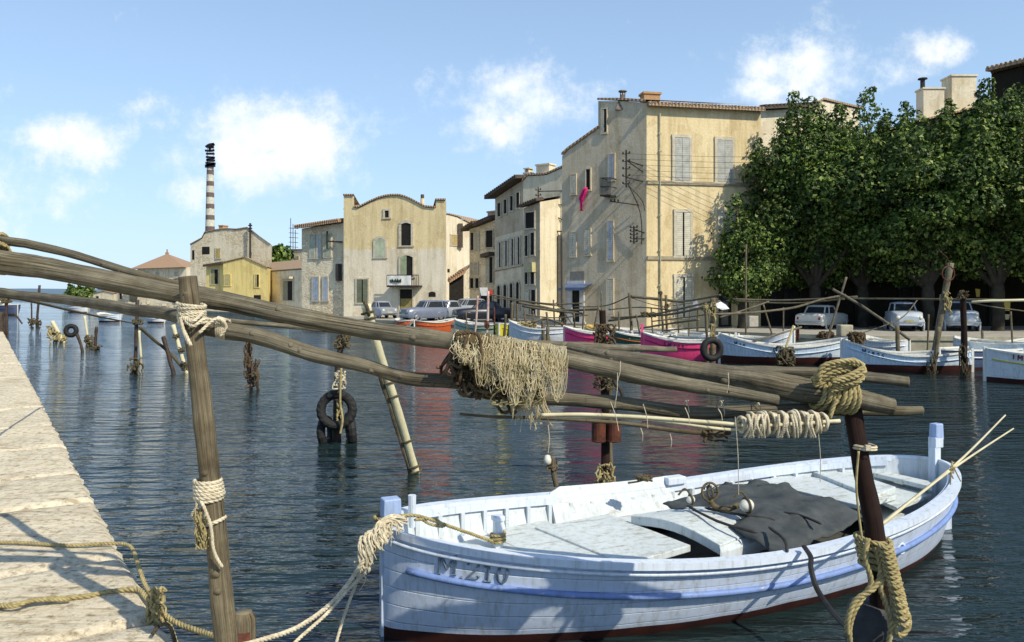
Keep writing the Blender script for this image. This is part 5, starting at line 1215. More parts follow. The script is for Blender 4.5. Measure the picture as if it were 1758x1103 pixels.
mb = MB(); mb.rope([qp(262, 1098, .03), qp(275, 1088, .05), qp(292, 1092, .05), P(305, 1120, 4.7)], .012); tag(mb.build('mooring_rope', ROPED, smooth_=True), 'short loop of rope at the bottom edge of the quay', 'mooring line')

# post and lashing at the left edge, standing on the near quay
pole('upright_post', 'post lashed to the poles at the very left edge, standing on the quay', [(-34, 405, 4.5), (-42, 700, 4.45), (-50, 1130, 4.4)], [.05, .055, .06], POLE2, cat='post', group=None, knots=2)
mb = MB()
for k in range(7): ring(mb, P(-14+k*2.6, 440+k*.8, 4.42), (1, 0, .1), .082+rnd(-.004, .006), .011, 1.1, .01, wob_=.08)
for k in range(4): ring(mb, P(-2+k*1.8, 414+k, 4.56), (1, 0, .1), .05, .009, 1.1, .01, wob_=.08)
tag(mb.build('rope_lashing', ROPE, smooth_=True), 'rope turns round the two upper poles at the very left edge', 'rope lashing')
# ------------------------------------------------------------------ stakes in the water, left
def wz(u, v): return PZ(u, v, 0)
GS = 'mooring stakes in the water on the left'
def stake(label, u0, v0, u1, v1, w_, mat=STAKE, knot=None, name='mooring_stake', km=None, group=GS):
    b_ = wz(u1, v1); Y = b_.y; a = P(u0, v0, Y); mb = MB(); mb.tube(smooth([a, a.lerp(b_, .5)+Vector((rnd(-.02, .02), 0, 0)), b_, b_-(a-b_).normalized()*.5], 4), px(w_/2, Y), 8, wob=.25)
    o = tag(mb.build(name, mat, smooth_=True), label, 'stake', group)
    if knot:
        for (ku, kv, kw, kh) in knot: tangle('rope_knot', '', '', P(ku, kv, Y-.05), px(kw/2, Y), px(kh/2, Y), 26, px(1.1, Y), km or ROPED, parent=o)
    return o
stake('dark stake with a rope ball at the water, below the slim rail', 236, 515, 232, 642, 6, knot=[(233, 630, 20, 28), (236, 552, 14, 10)])
stake('thin stake just right of the one with the rope ball', 239, 568, 242, 612, 4, BIRCH)
stake('short dark stake leaning right, left of the pale branch', 280, 578, 298, 642, 7)
stake('pale crooked stake wound with dark cord beside the left post', 297, 558, 320, 640, 7, BIRCH, knot=[(303, 577, 8, 6), (312, 600, 9, 7), (318, 628, 10, 14)])
stake('stake thick with hanging net, between the left post and the tyre', 423, 570, 431, 668, 6, knot=[(427, 608, 14, 40), (433, 640, 22, 44)], km=NETD)
stake('thin stake right of the net covered stake', 441, 640, 443, 668, 5)
stake('tall stake at the far left with a rope bundle on it', 68, 490, 63, 562, 4, knot=[(60, 556, 16, 18)])
stake('thin far stake standing left of the rope bundle', 54, 520, 54, 556, 2.5)
stake('dark stake close to the quay at the left edge', 11, 515, 12, 576, 5, knot=[(10, 516, 14, 8)])
stake('thick old post half hidden by the quay corner', 0, 536, 3, 590, 12)
stake('broken stake draped with pale weed left of the small tyre', 90, 552, 108, 588, 7, BIRCH, knot=[(88, 568, 10, 16), (100, 580, 24, 20)], km=ROPE)
stake('short dark stake leaning right beside the small tyre', 132, 573, 142, 604, 5)
stake('crooked pale branch with a dark clump at its foot', 145, 543, 153, 594, 4, BIRCH, knot=[(152, 585, 13, 18)])
stake('straight little stake with a collar at the waterline', 166, 561, 164, 600, 5, knot=[(165, 597, 14, 5)])
rod('thin_stick', 'bent thin stick poking from the water beyond the quay', 'stick', [P(23, 538, 55), P(30, 545, 55), P(38, 556, 55)], .06, STAKE)
mb = MB(); c = wz(122, 590); c.z = px(22, c.y); mb.torus(c, px(8, c.y), px(4, c.y), (.3, -1, .1), 24, 8); tag(mb.build('car_tyre', RUBBER, smooth_=True), 'small tyre standing in the water between two stakes on the far left', 'tyre')
rod('slack_rope', 'slack rope dipping from the slim rail to the leaning stakes', 'rope', [P(-30, 505, 7), P(38, 514, 8.5), P(120, 533, 12), P(190, 548, 17), P(228, 555, 24)], .018, ROPED)
rod('slack_rope', 'branch like rope running down from the rope ball stake to the pale stake', 'rope', [P(240, 562, 25), P(262, 582, 25.5), P(290, 605, 26), P(312, 630, 26)], .05, ROPED)

# ------------------------------------------------------------------ moored boats at the far quay
def bm(n, hull_, bottom=ANTI, gun=None, ins=None, stripe=None):
    return (hull_, bottom, gun or painted(n+'_rail', (.78, .78, .72), (.4, .38, .3), .2), ins or painted(n+'_inside', (.74, .74, .68), (.42, .38, .3), .4), stripe or hull_)
def pt(n, c, am=.12, pl=6): return painted(n, c, tuple(x*.6 for x in c), am, .4, planks=pl)
PINK = pt('pink_paint', (1.0, .09, .27), .02); WH = pt('white_paint', (.76, .80, .84)); WHB = pt('bluish_paint', (.66, .78, .90)); GRN = pt('pale_green_paint', (.48, .58, .46)); DGR = pt('dark_green_paint_hull', (.05, .12, .07)); ORG_ = pt('orange_paint', (.60, .13, .04)); DBL = pt('dark_blue_paint', (.08, .11, .2)); YE = pt('yellow_paint', (.75, .65, .05))
INK = M('ink_lettering', (.04, .05, .1), None, 5, .8, 0)
GB = 'small boats moored along the far quay'
def mboat(label, ub, Yb, us, Ys, B, zb, zm, zs, cols, wl=.08, stem=.2, text=None, thw=(.3, .5, .72), name='rowing_boat'):
    a, b_ = XY(ub, Yb), XY(us, Ys); d = b_-a; L = d.length
    return boat(name, label, (a.x, a.y), math.atan2(d.y, d.x), Hull(L, B, zb, zm, zs, wl, .55, .3), cols, GB, stem=stem, sub_=18, text=text, thw=thw)
mboat('large magenta boat with a white gunwale and tall stem post', 1103, 31.6, 1262, 30.9, 1.7, 1.05, .72, .8, bm('pk', PINK, PINK, stripe=pt('dark_pink', (.3, .015, .07))), .0, .34, ('T M 6 7 3', .85, .28, .15, .014, INK))
mboat('smaller magenta boat left of the bundled post', 969, 37.6, 1085, 37.0, 1.5, 1.02, .72, .8, bm('pk2', PINK, PINK, stripe=pt('dark_pink2', (.3, .015, .07))), .0, .05)
mboat('white boat with deep dark red bottom behind the roped tyre', 1236, 29.6, 1462, 29.0, 1.9, 1.1, .66, 1.0, bm('wh1', WHB), .30, .05, ('M 1 8', .45, .25, .12, .012, INK))
mboat('pale blue boat with dark red bottom to the right of the pole lashing', 1446, 26.9, 1668, 26.2, 1.8, 1.05, .58, .75, bm('wh2', WHB), .26, .04, ('M I 8 2 5', .5, .24, .13, .013, INK))
mboat('dark blue sterned boat lying between two pilings', 1613, 26.5, 1790, 30, 1.7, .75, .66, .95, bm('bl', DBL, stripe=WH), .1, .05)
mboat('white boat with a yellow stripe cut by the right edge', 1692, 23.6, 1960, 22.4, 1.9, .98, .80, .9, bm('ys', WH, stripe=YE), .14, .05, ('I M R 8 2', .55, .18, .14, .016, M('red_lettering', (.35, .05, .05), None, 5, .8, 0)))
mboat('pale blue boat seen behind the yellow striped one', 1640, 30, 1800, 27.5, 1.7, .95, .8, .95, bm('wb3', WHB), .1, .05)
mboat('dark green and white boat between the two magenta boats', 1048, 35, 1160, 35.0, 1.6, .95, .72, .8, bm('dg', DGR, WH, stripe=ORG_), .38, .05)
mboat('white boat with a short dark strake left of the smaller magenta boat', 876, 42.2, 985, 41.4, 1.7, 1.1, .72, .8, bm('wh4', WH), .03, .05)
mboat('blue grey boat tucked behind the white one and its pilings', 905, 44.5, 1000, 42.5, 1.5, .8, .6, .7, bm('wh5', WHB), .1, .05)
mboat('yellow dinghy showing its end beside the pale green boat', 857, 44, 884, 46.0, 1.2, .9, .7, .8, bm('yd', YE, YE), .0, .02)
mboat('long pale green boat with a dark green rail in front of the black car', 782, 47.4, 876, 46.2, 1.6, 1.0, .72, .8, bm('gr', GRN, GRN, stripe=DGR), .05, .03)
mboat('orange dinghy lying below the grey cars', 781, 51.0, 712, 49.8, 1.5, .95, .72, .85, bm('or', ORG_, ORG_), .05, .02)
mboat('small orange boat half hidden by the thickest pole', 682, 53, 712, 52, 1.2, .85, .72, .8, bm('or2', ORG_), .02, .02)
mboat('white rowing boat in the back row behind the large magenta boat', 1130, 36, 1252, 33.5, 1.6, .8, .7, .85, bm('bk1', WHB), .1, .03)
mboat('pale rowing boat moored tight to the quay behind the magenta bow', 1060, 39.5, 1180, 37.2, 1.5, .85, .7, .8, bm('bk2', WH), .1, .03)
mboat('white dinghy with a yellow tipped stern behind the red bottomed white boat', 1362, 31.5, 1268, 33.5, 1.5, 1.18, .75, .8, bm('bk3', WH), .1, .12)
mboat('low white boat nearest the quay left of the white estate car', 1240, 35, 1330, 34, 1.4, .8, .65, .7, bm('bk4', WHB), .1, .03)
mboat('pale blue motorboat far off below the slim rail on the left', 172, 70, 206, 69, 1.7, .8, .55, .65, bm('fl1', WHB), .1, .03, name='motorboat')
mboat('far white boat right of the pale blue motorboat', 256, 68, 282, 67, 1.4, .7, .5, .6, bm('fl2', WH), .1, .03)
mboat('small bright boat far out near the left shore', 118, 100, 150, 99, 2, 1.2, .9, 1, bm('fl3', WH), .1, .03)
mboat('dark hulled boat far off at the left edge', -12, 90, 30, 88, 2.2, 1.7, 1.1, 1.2, bm('fl4', DBL), .1, .03)
mboat('green boat under the thickest pole right of the left post', 440, 70, 500, 66, 2, 1.1, .8, .9, bm('fl5', GRN), .1, .03)
mboat('white boat near the left bank below the yellow house', 520, 62, 570, 59, 1.8, 1.0, .75, .9, bm('fl6', WH), .1, .03)
# grey cloth on the orange dinghy
mb = MB(); mb.grid([[P(697+i*2.2, 557+2.2*j+1.2*math.sin(i), 50+.3*math.sin(i*1.3+j)) for j in range(6)] for i in range(8)]); tag(mb.build('boat_cover', M('grey_cover', (.3, .32, .36), (.15, .16, .18), 4), smooth_=True, solid=.02), 'grey crumpled cover between the two orange hulls', 'cover')

# ------------------------------------------------------------------ racks of poles along the far boats
GP = 'stakes and posts among the moored boats'
def up(label, u0, v0, u1, v1, Y, w_, mat=POLE2, knot=None, km=None, name='mooring_post'):
    mb = MB(); a, b_ = P(u0, v0, Y), P(u1, v1, Y); b_ = b_+(b_-a).normalized()*max(0, (b_.z+.3)/max(.1, (a-b_).normalized().z)) ; mb.tube(smooth([a, a.lerp(b_, .5)+Vector((rnd(-.03, .03), 0, 0)), b_], 5), px(w_/2, Y), 8, wob=.2)
    o = tag(mb.build(name, mat, smooth_=True), label, 'post', GP)
    for (ku, kv, kw, kh) in (knot or []): tangle('rope_knot', '', '', P(ku, kv, Y-.1), px(kw/2, Y), px(kh/2, Y), 22, px(.9, Y), km or ROPED, parent=o)
    return o
up('thin post left of the black car front', 820, 508, 817, 552, 46, 3.5, M('red_white_stake', (.5, .25, .2), (.6, .55, .5), 3))
up('taller pinkish post in front of the black car', 838, 500, 836, 560, 45, 4, M('red_white_stake', (.5, .25, .2)), [(836, 556, 7, 12)], RUST)
up('third thin post beside the black car rear', 848, 528, 848, 556, 45, 3, RUST)
up('short post beside the yellow dinghy', 868, 540, 867, 562, 44, 4)
up('slim post behind the yellow dinghy', 879, 520, 878, 556, 44, 5)
up('post by the arched house front', 888, 522, 887, 556, 44, 4)
up('thick post with a dark cluster before the cream wall', 966, 400, 967, 566, 44, 7, M('dark_pipe', (.16, .14, .11), None, 5), [(966, 545, 11, 22), (966, 533, 18, 6)])
up('knobbly short post by the white bow', 932, 552, 934, 583, 41, 7)
up('second knobbly post beside it, leaning', 938, 536, 942, 572, 41, 3.5)
up('short pinkish stake left of the smaller magenta boat', 940, 562, 941, 585, 40, 6)
up('slender leaning pole by the door with the blue awning', 1028, 525, 1020, 565, 40, 3)
up('thin upright at the left end of the long rails', 1032, 500, 1032, 560, 40, 2.5)
up('pole carrying the left end of the dark rail', 1080, 503, 1084, 572, 38, 5)
up('knot topped post in front of the yellow facade', 1134, 500, 1138, 562, 37, 4, knot=[(1134, 503, 6, 6)])
up('twin post close right of the knot topped one', 1143, 507, 1145, 580, 36, 4.5, knot=[(1144, 527, 7, 9)])
up('stout post with a hanging tyre right of the magenta hull', 1224, 512, 1224, 620, 28.8, 10, knot=[(1222, 535, 12, 30), (1222, 572, 8, 30)], km=ROPE)
up('post with ropes close behind the tyre post', 1211, 520, 1214, 600, 29.5, 5, knot=[(1212, 530, 8, 10)], km=ROPE)
up('tall thin mast standing before the dark trees', 1281, 420, 1281, 566, 36, 3.5, name='thin_mast')
up('short grey upright behind the white hulls', 1199, 520, 1198, 552, 38, 4)
up('leaning upright of the crossed poles', 1453, 476, 1425, 570, 31, 4, POLE)
up('short stake in front of the rounded grey car', 1540, 560, 1541, 606, 28, 7)
up('leaning pole carrying a round hoop before the parked cars', 1632, 452, 1606, 604, 27.5, 11, POLE, [(1625, 520, 14, 40)], ROPE)
up('post grown with weed left of the dark blue boat', 1611, 562, 1602, 648, 25.5, 7, POLE2, [(1601, 625, 16, 40)], ROPED)
up('heavy dark piling at the bow of the yellow striped boat', 1653, 502, 1655, 650, 25.2, 10, POLED, [(1653, 506, 14, 14), (1655, 620, 12, 60)], ROPED)
up('thin stake behind the dark blue boat', 1686, 568, 1686, 600, 30, 4)
up('stake with net clump in front of the white boat', 1352, 596, 1344, 628, 28, 4, POLE2)
tangle('rope_tangle', 'dark round rope bunch hanging at the side of the red bottomed white boat', 'rope', P(1347, 612, 27.6), .28, .32, 60, .03, ROPED)
rod('slack_rope', 'thin line from the rail down to the rope bunch on the white boat', 'rope', [P(1362, 560, 29), P(1355, 580, 28), P(1347, 602, 27.7)], .04, ROPE)
mb = MB(); mb.torus(P(1222, 600, 28.2), .33, .12, (.2, -1, 0), 28, 10); tag(mb.build('car_tyre', RUBBER, smooth_=True), 'tyre hung on the stout post between the magenta and white boats', 'tyre')
mb = MB(); mb.torus(P(1628, 470, 26.9), .25, .022, (.25, -1, 0), 28, 8); mb.tube(smooth([P(1631, 456, 27.2), P(1626, 443, 27.2), P(1614, 432, 27.2), P(1611, 425, 27.2)]), .014, 5)
o = tag(mb.build('hoop', RUST, smooth_=True), 'thin round hoop with a curled wire on the leaning pole', 'hoop')
GR = 'rails lashed between the far posts'
def rail(label, pts, w_, mat=POLE):
    Y = sum(p[2] for p in pts)/len(pts); return rod('rail_pole', label, 'rail', [P(*p) for p in pts], px(w_/2, Y), mat, GR, n=8, wob=.2)
rail('top rail across the parked cars, upper line', [(1455, 513, 31), (1600, 514, 28), (1700, 515, 26.5), (1800, 515, 26)], 3.4)
rail('pale thick rail end at the right edge', [(1668, 519, 25.3), (1700, 517, 25), (1800, 515, 24.6)], 4.5, BIRCH)
rail('thin line drooping below the pale rail at the right edge', [(1668, 520, 25.3), (1710, 528, 25), (1800, 540, 24.6)], 2.2)
rail('rail before the dark trees running level to the crossing', [(1258, 514, 34), (1350, 516, 33), (1472, 510, 31)], 3.5)
rail('second level rail just under it', [(1262, 517, 34.3), (1360, 521, 33), (1450, 514, 31.5)], 2.5)
rail('long rail rising from the tyre post to the crossed poles', [(1222, 540, 30), (1290, 537, 30.3), (1360, 529, 30.7), (1410, 515, 31), (1452, 507, 31)], 4)
rail('short pole rising above the long rail', [(1236, 545, 31), (1280, 532, 31.3), (1320, 518, 31.5)], 3)
rail('stout pole sloping down right from the crossing', [(1430, 497, 31.2), (1475, 523, 30.5), (1530, 560, 29.5), (1562, 584, 29)], 5)
rail('stick sloping down from behind the rounded car', [(1575, 515, 30), (1545, 548, 29.5), (1480, 572, 29.5)], 1.8)
rail('dark rail in front of the grey and yellow corner', [(1083, 509, 38), (1130, 514, 37.5), (1175, 519, 37)], 5)
rail('continuation of the dark rail to the tyre post', [(1165, 519, 37), (1200, 514, 34), (1236, 507, 32)], 3.5)
rail('long thin rail from left sagging to the dark rail', [(985, 527, 41), (1040, 525, 40), (1082, 508, 38)], 2.2)
rail('rail crossing low behind the magenta boat', [(1050, 546, 38), (1110, 542, 36), (1170, 530, 33), (1222, 518, 30)], 3.5)
rail('low rail end with a knot', [(1045, 551, 39), (1105, 543, 37), (1150, 540, 35), (1215, 527, 31)], 4)
rail('slanting pole over the back row boats', [(1100, 564, 36), (1150, 556, 34), (1200, 549, 32)], 3.4)
rail('upper left rail from the red ball to the dark cluster', [(842, 506, 46), (890, 515, 45), (945, 522, 44), (1000, 521, 43)], 2.4)
rail('middle left rail behind the arched house', [(890, 520, 44), (930, 527, 43.5), (966, 533, 43), (1030, 531, 41)], 4)
rail('lower left rail reaching the awning door', [(897, 526, 44), (945, 533, 43), (1000, 539, 42)], 4)
rail('thin slanting line under the rails', [(955, 520, 44), (985, 560, 42)], 1.6)
rail('rail from the tyre post to the white hull', [(1205, 532, 33), (1222, 522, 32), (1236, 517, 32)], 3.5)
rail('broken branch left of the knobbly post', [(885, 556, 43), (915, 553, 42), (935, 548, 42), (965, 556, 41)], 4)
tangle('rope_knot', 'dark twiggy knot halfway along the low rail', 'knot', P(1113, 540, 36), .3, .1, 30, .03, ROPED)
tangle('rope_tangle', 'coiled ropes and gear heaped in the white boat by the knobbly posts', 'rope', P(905, 556, 42.5), .5, .12, 40, .03, ROPE)
tangle('net_heap', 'brown nets heaped in the bow of the boat right of the crossed poles', 'net', P(1470, 580, 27.6), .22, .18, 60, .03, NETD)
tangle('net_heap', 'dark heap of rope on the quay edge below the white estate car', 'net', P(1418, 575, 33), .3, .12, 50, .03, NETD)
mb = MB(); mb.box(P(1364, 574, 33), (.32, .3, .55)); mb.build('box_', RUST) if False else tag(mb.build('bollard', RUST, bevel=.03), 'dark rusty bollard on the quay behind the white dinghy', 'bollard')
mb = MB(); mb.box(P(1450, 568, 33.5), (.55, .5, .5)); tag(mb.build('stone_block', QWALL, bevel=.05), 'pale stone block by the foot of the crossed poles', 'block')
mb = MB(); mb.box(P(1292, 552, 36.5), (.42, .4, .5)); tag(mb.build('crate', M('pale_crate', (.6, .55, .45), None, 6), bevel=.02), 'pale crate beside the thin mast', 'crate')
# white pulled-up boats / canvas by the corner
mb = MB(); cn_ = [(1226, 519), (1236, 518), (1246, 524), (1252, 531), (1240, 533), (1231, 529)]
mb.poly([P(u, v, 35.2-.1*k) for k, (u, v) in enumerate(cn_)]); tag(mb.build('boat_canvas', M('white_cloth', (.8, .8, .76)), solid=.02), 'white canvas slung between the posts at the edge of the trees', 'canvas')
mb = MB(); mb.poly([P(1188, 520, 37), P(1196, 516, 37), P(1201, 528, 37), P(1190, 530, 37)]); tag(mb.build('small_sign', M('blue_sign', (.06, .09, .2), (.5, .5, .5), 9), solid=.03), 'small dark blue panel fixed on the rails before the yellow facade', 'sign')
# no entry sign
sg = empty('road_sign', (XY(841, 50).x, 50, QZ)); tag(sg, 'round red topped road sign on a pale pole by the low quay house', 'road sign')
mb = MB(); mb.tube([P(838, 552, 50), P(839, 500, 50)], .05, 8); mb.build('pole', M('white_metal', (.7, .7, .68), None), sg)
mb = MB(); mb.lathe(P(841, 503, 49.9), [(0, 0), (.2, 0), (.2, .03), (0, .03)], (0, -1, 0), 20); mb.build('sign_plate', M('red_sign', (.6, .05, .03), None, 4), sg)
mb = MB(); mb.poly([P(823, 494, 49.8), P(837, 494, 49.8), P(838, 508, 49.8), P(826, 508, 49.8)]); mb.build('white_panel', M('white_metal', (.7, .7, .68), None), sg)
# yellow signs under the trees on the right
for (u0, u1, v0, v1, Y, lb_) in ((1721, 1734, 515, 534, 42, 'larger yellow sign under the trees at the right edge'), (1674, 1682, 496, 510, 43, 'small yellow notice on a trunk between the cars and the right edge')):
    mb = MB(); mb.poly([P(u0, v0, Y), P(u1, v0+1, Y), P(u1-1, v1, Y), P(u0+2, v1, Y)]); 
    o = tag(mb.build('yellow_sign', M('yellow_sign', (.8, .6, .15), (.7, .5, .1), 6), solid=.04), lb_, 'sign', 'yellow signs')
mb = MB(); mb.poly([P(1723, 540, 42), P(1733, 540, 42), P(1731, 549, 42), P(1726, 549, 42)]); tag(mb.build('paper_notice', M('pale_notice', (.75, .65, .35), None, 6), solid=.04), 'pale notice hanging under the larger yellow sign', 'sign')

# ------------------------------------------------------------------ cars
TYRE = M('tyre', (.02, .02, .02), None, 5, .8, 0); CHR = M('chrome', (.6, .6, .6), None, 5, .3, 0, metal=.9, dirt=0); LAMP = M('head_lamp', (.75, .73, .62), None, 5, .25, 0, dirt=0)
def carmat(n, c): return M(n, c, tuple(x*.85 for x in c), 3, .28, 0, dirt=.08, spec=.6)
def car(name, label, u, Y, ang, L, W_, Hh, style, mat):
    """ang: direction the nose points (world radians). local x forward."""
    g = XY(u, Y); root = empty(name, (g.x, g.y, QZ), ang); tag(root, label, 'car', 'cars parked on the far quay')
    if style == 'round': prof = [(-.5, .42, .50, .60), (-.46, .34, .58, .80), (-.36, .30, .66, .94), (-.2, .30, .68, 1), (0, .3, .68, 1), (.18, .3, .68, 1), (.3, .3, .66, .97), (.42, .32, .62, .85), (.485, .36, .56, .72), (.5, .4, .5, .6)]
    else: prof = [(-.5, .38, .58, .90), (-.47, .3, .64, .96), (-.3, .28, .66, 1), (0, .28, .66, 1), (.2, .28, .65, 1), (.38, .28, .62, .97), (.47, .3, .59, .93), (.5, .38, .55, .88)]
    mb = MB(); rows = []
    for (x, zl, zh, wd) in prof:
        z0, z1, hw = zl*.55*Hh*.9, zh*Hh, wd*W_/2; zc = z1+(.03 if style == 'round' else .015)
        rows.append([(x*L, -hw*.9, z0), (x*L, -hw, z0+.08), (x*L, -hw, (z0+z1)/2), (x*L, -hw*.97, z1-.06), (x*L, -hw*.8, z1), (x*L, 0, zc), (x*L, hw*.8, z1), (x*L, hw*.97, z1-.06), (x*L, hw, (z0+z1)/2), (x*L, hw, z0+.08), (x*L, hw*.9, z0)])
    mb.grid(rows)
    for r_ in (rows[0], rows[-1]): mb.poly(r_)
    # fenders
    wb = .3*L; wr = .29
    for sx in (-1, 1):
        for sy in (-1, 1): mb.torus((sx*wb, sy*W_*.47, wr), wr*1.16, .05, (0, 1, 0), 18, 6)
    O_ = Vector((0, 0, 0)); mb.build('body', mat, root, O_, smooth_=True)
    # cabin: glass band and roof
    if style == 'round': x0, x1, t0, t1 = -.40, .20, -.24, .08
    elif style == 'estate': x0, x1, t0, t1 = -.49, .16, -.45, .04
    elif style == 'box': x0, x1, t0, t1 = -.40, .22, -.30, .08
    else: x0, x1, t0, t1 = -.32, .18, -.22, .07
    zb, zr = .62*Hh, .95*Hh; gb_ = MB(); n_ = 9
    def ringz(z, xa, xb, hw, cr=.0):
        o_ = []
        for k in range(24):
            a = 2*math.pi*k/24; cx_, sy_ = math.cos(a), math.sin(a); e = .35
            o_.append(((xa+xb)/2*L+(xb-xa)/2*L*math.copysign(abs(cx_)**e, cx_), hw*math.copysign(abs(sy_)**e, sy_), z))
        return o_
    R0 = ringz(zb-.03, x0, x1, W_*.44); R1 = ringz(zr-.04, t0, t1, W_*.37)
    gb_.grid([R0+[R0[0]], R1+[R1[0]]]); gb_.build('windows', GLASS, root, O_, smooth_=True)
    rb = MB(); R2 = ringz(zr-.05, t0-.008, t1+.008, W_*.38); R3 = ringz(zr+.01, t0+.01, t1-.01, W_*.36); R4 = ringz(zr+.05, t0+.08, t1-.08, W_*.2)
    rb.grid([r_+[r_[0]] for r_ in (R2, R3, R4)]); rb.poly(R4); rb.build('roof', mat, root, O_, smooth_=True)
    pb = MB()
    for k in ([2, 10, 14, 22] + ([5, 7, 17, 19] if style != 'round' else [6, 18])):
        pb.tube([Vector(R0[k]), Vector(R1[k])], .035, 6)
    pb.build('pillars', mat, root, O_)
    for sx in (-1, 1):
        for sy in (-1, 1):
            wm_ = MB(); c = Vector((sx*wb, sy*W_*.43, wr)); wm_.lathe(c, [(.1, -.07), (wr*.62, -.08), (wr, -.06), (wr, .06), (wr*.62, .08), (.1, .07)], (0, 1, 0), 20); wl_ = wm_.build('wheel', TYRE, root, O_, smooth_=False)
            rm = MB(); rm.lathe(c+Vector((0, sy*.075, 0)), [(0, 0), (wr*.35, .02*sy), (wr*.58, .0), (wr*.6, -.01*sy)], (0, 1, 0), 16); rm.build('rim', CHR if style != 'box' else mat, wl_, O_)
    for sy in (-1, 1):
        hb_ = MB(); c = Vector((.49*L, sy*W_*.33, .47*Hh)); hb_.lathe(c, [(.1, -.06), (.1, .02), (.07, .05), (0, .06)], (1, 0, 0), 14); hb_.build('headlight', LAMP, root, O_, smooth_=True)
        tl = MB(); tl.box((-.5*L, sy*W_*.36, .45*Hh), (.04, .09, .14)); tl.build('tail_light', M('red_lens', (.35, .02, .01), None, 5, .3, 0), root, O_)
    for sx in (-1, 1):
        bb = MB(); bb.tube(smooth([Vector((sx*(.5*L-.08), -W_*.46, .3*Hh)), Vector((sx*(.5*L+.08), -W_*.3, .3*Hh)), Vector((sx*(.5*L+.1), 0, .3*Hh)), Vector((sx*(.5*L+.08), W_*.3, .3*Hh)), Vector((sx*(.5*L-.08), W_*.46, .3*Hh))], 3), .04, 6); bb.build('bumper', CHR, root, O_)
    pl_ = MB(); pl_.box((.5*L+.03, 0, .36*Hh), (.02, .4, .1)); pl_.build('number_plate', M('plate', (.6, .55, .25), None, 5, .5, 0), root, O_)
    return root
GC = carmat('car_grey_blue', (.17, .20, .27)); LG = carmat('car_light_grey', (.30, .33, .38)); BK = carmat('car_dark_blue', (.012, .014, .024)); WHT = carmat('car_white', (.70, .69, .62)); BG = carmat('car_blue_grey_round', (.50, .56, .62))
car('parked_car', 'small pale grey car seen head on below the dark green shutters', 657, 60, R(-62), 3.2, 1.42, 1.3, 'box', LG)
car('parked_car', 'mid grey small van like car turned left in front of the ochre door', 728, 54, R(218), 3.2, 1.4, 1.45, 'estate', GC)
car('parked_car', 'light grey car right behind the van like one', 767, 56.5, R(222), 3.3, 1.4, 1.4, 'sedan', LG)
car('parked_car', 'pale car half hidden behind the black car', 795, 60, R(212), 3.6, 1.5, 1.5, 'estate', LG)
car('parked_car', 'long black saloon with chrome parked in front of the low quay house', 829, 52.5, R(196), 3.9, 1.6, 1.42, 'sedan', BK)
car('parked_car', 'white car in the shade of the trees seen from its square rear', 1412, 43.5, R(48), 4.0, 1.6, 1.30, 'sedan', WHT)
car('parked_car', 'rounded grey blue car facing the water, left of the pair under the trees', 1551, 41.5, R(-108), 3.7, 1.55, 1.50, 'round', BG)
car('parked_car', 'rounded grey blue car behind the leaning hoop pole, right of the pair', 1645, 41.5, R(-112), 3.8, 1.65, 1.55, 'round', BG)
# rocks and rubble along the left bank
mb = MB()
for k in range(260):
    u = rnd(150, 480); Y = {0: 0}.get(1, 0) or (125-(u-150)*.19 if u < 330 else 90-(u-330)*.12); c = XY(u+rnd(-3, 3), Y+rnd(-3, 2)); s_ = rnd(.25, .8)
    mb.box((c.x, c.y, rnd(0, .9)), (s_*1.4, s_, s_), Matrix.Rotation(rnd(0, 3), 3, 'Z') @ Matrix.Rotation(rnd(0, 1), 3, 'X'), taper=.6)
tag(mb.build('shore_rocks', QWALL, org=Vector((0, 0, 0))), kind='stuff', label='jumble of pale rocks along the left bank')
for (u0, u1, v0, Y, m_, lb_) in ((160, 196, 505, 150, CREAM, 'low pale house on the far left bank'), (200, 222, 500, 145, RUBBLE, 'small rubble shed on the far left bank'), (296, 326, 482, 120, CREAM, 'little white block beside the orange roofed house')):
    r_ = building('bank_house', lb_, 'house', Wall((u0, Y), (u1, Y-2)), [(u0, v0), ((u0+u1)/2, v0-4), (u1, v0)], (0, 8), [m_, m_, TILEO]); window(r_, Wall((u0, Y), (u1, Y-2)), u0+5, u0+10, v0+4, v0+14, 'open', CR, .1)
for k in range(7):
    u = 262+k*26; rod('mooring_stake', f'far stake number row', 'stake', [P(u, 520+k, 60), P(u+2, 548, 60)], .08, STAKE, 'far stakes beyond the slim rail') if False else None

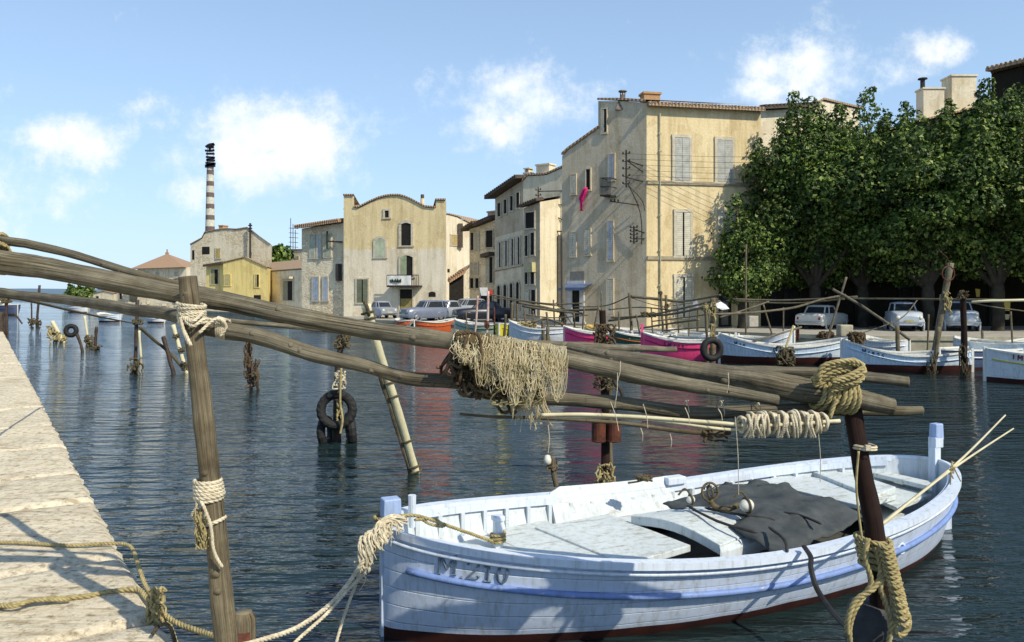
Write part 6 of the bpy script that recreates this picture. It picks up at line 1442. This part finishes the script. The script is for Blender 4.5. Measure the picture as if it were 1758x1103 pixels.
for a in (('thin crooked stake left of the dark railed pale green boat', 800, 536, 801, 562, 46, 2.5), ('slim stake rising from the white bow left of the smaller magenta boat', 900, 530, 902, 566, 42.5, 3), ('slim stake just right of the arched house with a bent top', 915, 534, 918, 568, 42, 2.5),
          ('bent stake in front of the cream wall, left of the dark cluster post', 950, 515, 952, 560, 43, 2.5), ('thin stake beside the awning door', 985, 538, 988, 568, 41, 3), ('pale stake between the awning door and the net wrapped post', 1003, 528, 1001, 566, 40.5, 3),
          ('slim stake right of the net wrapped post', 1062, 535, 1064, 570, 37, 3), ('thin leaning stake over the dark green boat', 1092, 540, 1098, 574, 36, 2.5), ('crooked stake in front of the drainpipe', 1118, 530, 1121, 566, 37.5, 2.5),
          ('stake below the half open shutters of the yellow facade', 1163, 522, 1165, 564, 36, 3), ('slim stake right of the half open shutters', 1185, 526, 1183, 568, 35, 2.5), ('thin oar like pole leaning behind the red bottomed white boat', 1310, 522, 1326, 580, 32, 3),
          ('thin stake left of the white car', 1345, 528, 1344, 578, 32, 2.5), ('slim stake between the two rounded cars', 1594, 540, 1592, 590, 30, 3), ('thin stake at the far right behind the yellow striped boat', 1735, 535, 1737, 600, 29, 3)):
    up(*a)
for a in (('thin rail behind the red ball', [(850, 512, 46), (905, 519, 45), (968, 527, 44)], 2), ('thin rail low over the white bow', [(898, 540, 43), (950, 546, 42), (1010, 541, 41)], 2.2), ('thin rail climbing from the net wrapped post', [(1045, 532, 39), (1100, 528, 38), (1160, 534, 36)], 2.2),
          ('slack line under the dark rail', [(1085, 512, 38), (1135, 526, 37), (1190, 520, 36)], 1.4), ('thin rail under the shutters', [(1120, 552, 36), (1180, 545, 35), (1240, 536, 33)], 2.4), ('short oar across the back row boats', [(1140, 568, 35), (1230, 560, 33)], 3), ('oar lying in the red bottomed white boat', [(1290, 588, 29.5), (1376, 562, 30.5)], 3.6)):
    rail(*a)
mboat('narrow pale boat tucked in the back row left of the tyre post', 1150, 37.5, 1215, 35.8, 1.3, .9, .75, .8, bm('bk6', WH), .1, .03)
mboat('ochre edged boat in the back row behind the net wrapped post', 1010, 41, 1065, 39, 1.3, .95, .72, .8, bm('bk7', WHB, gun=pt('ochre_rail', (.6, .42, .1))), .1, .03)
mboat('small white boat against the quay right of the white car', 1478, 33, 1560, 31.5, 1.4, .85, .65, .75, bm('bk8', WH), .1, .03)
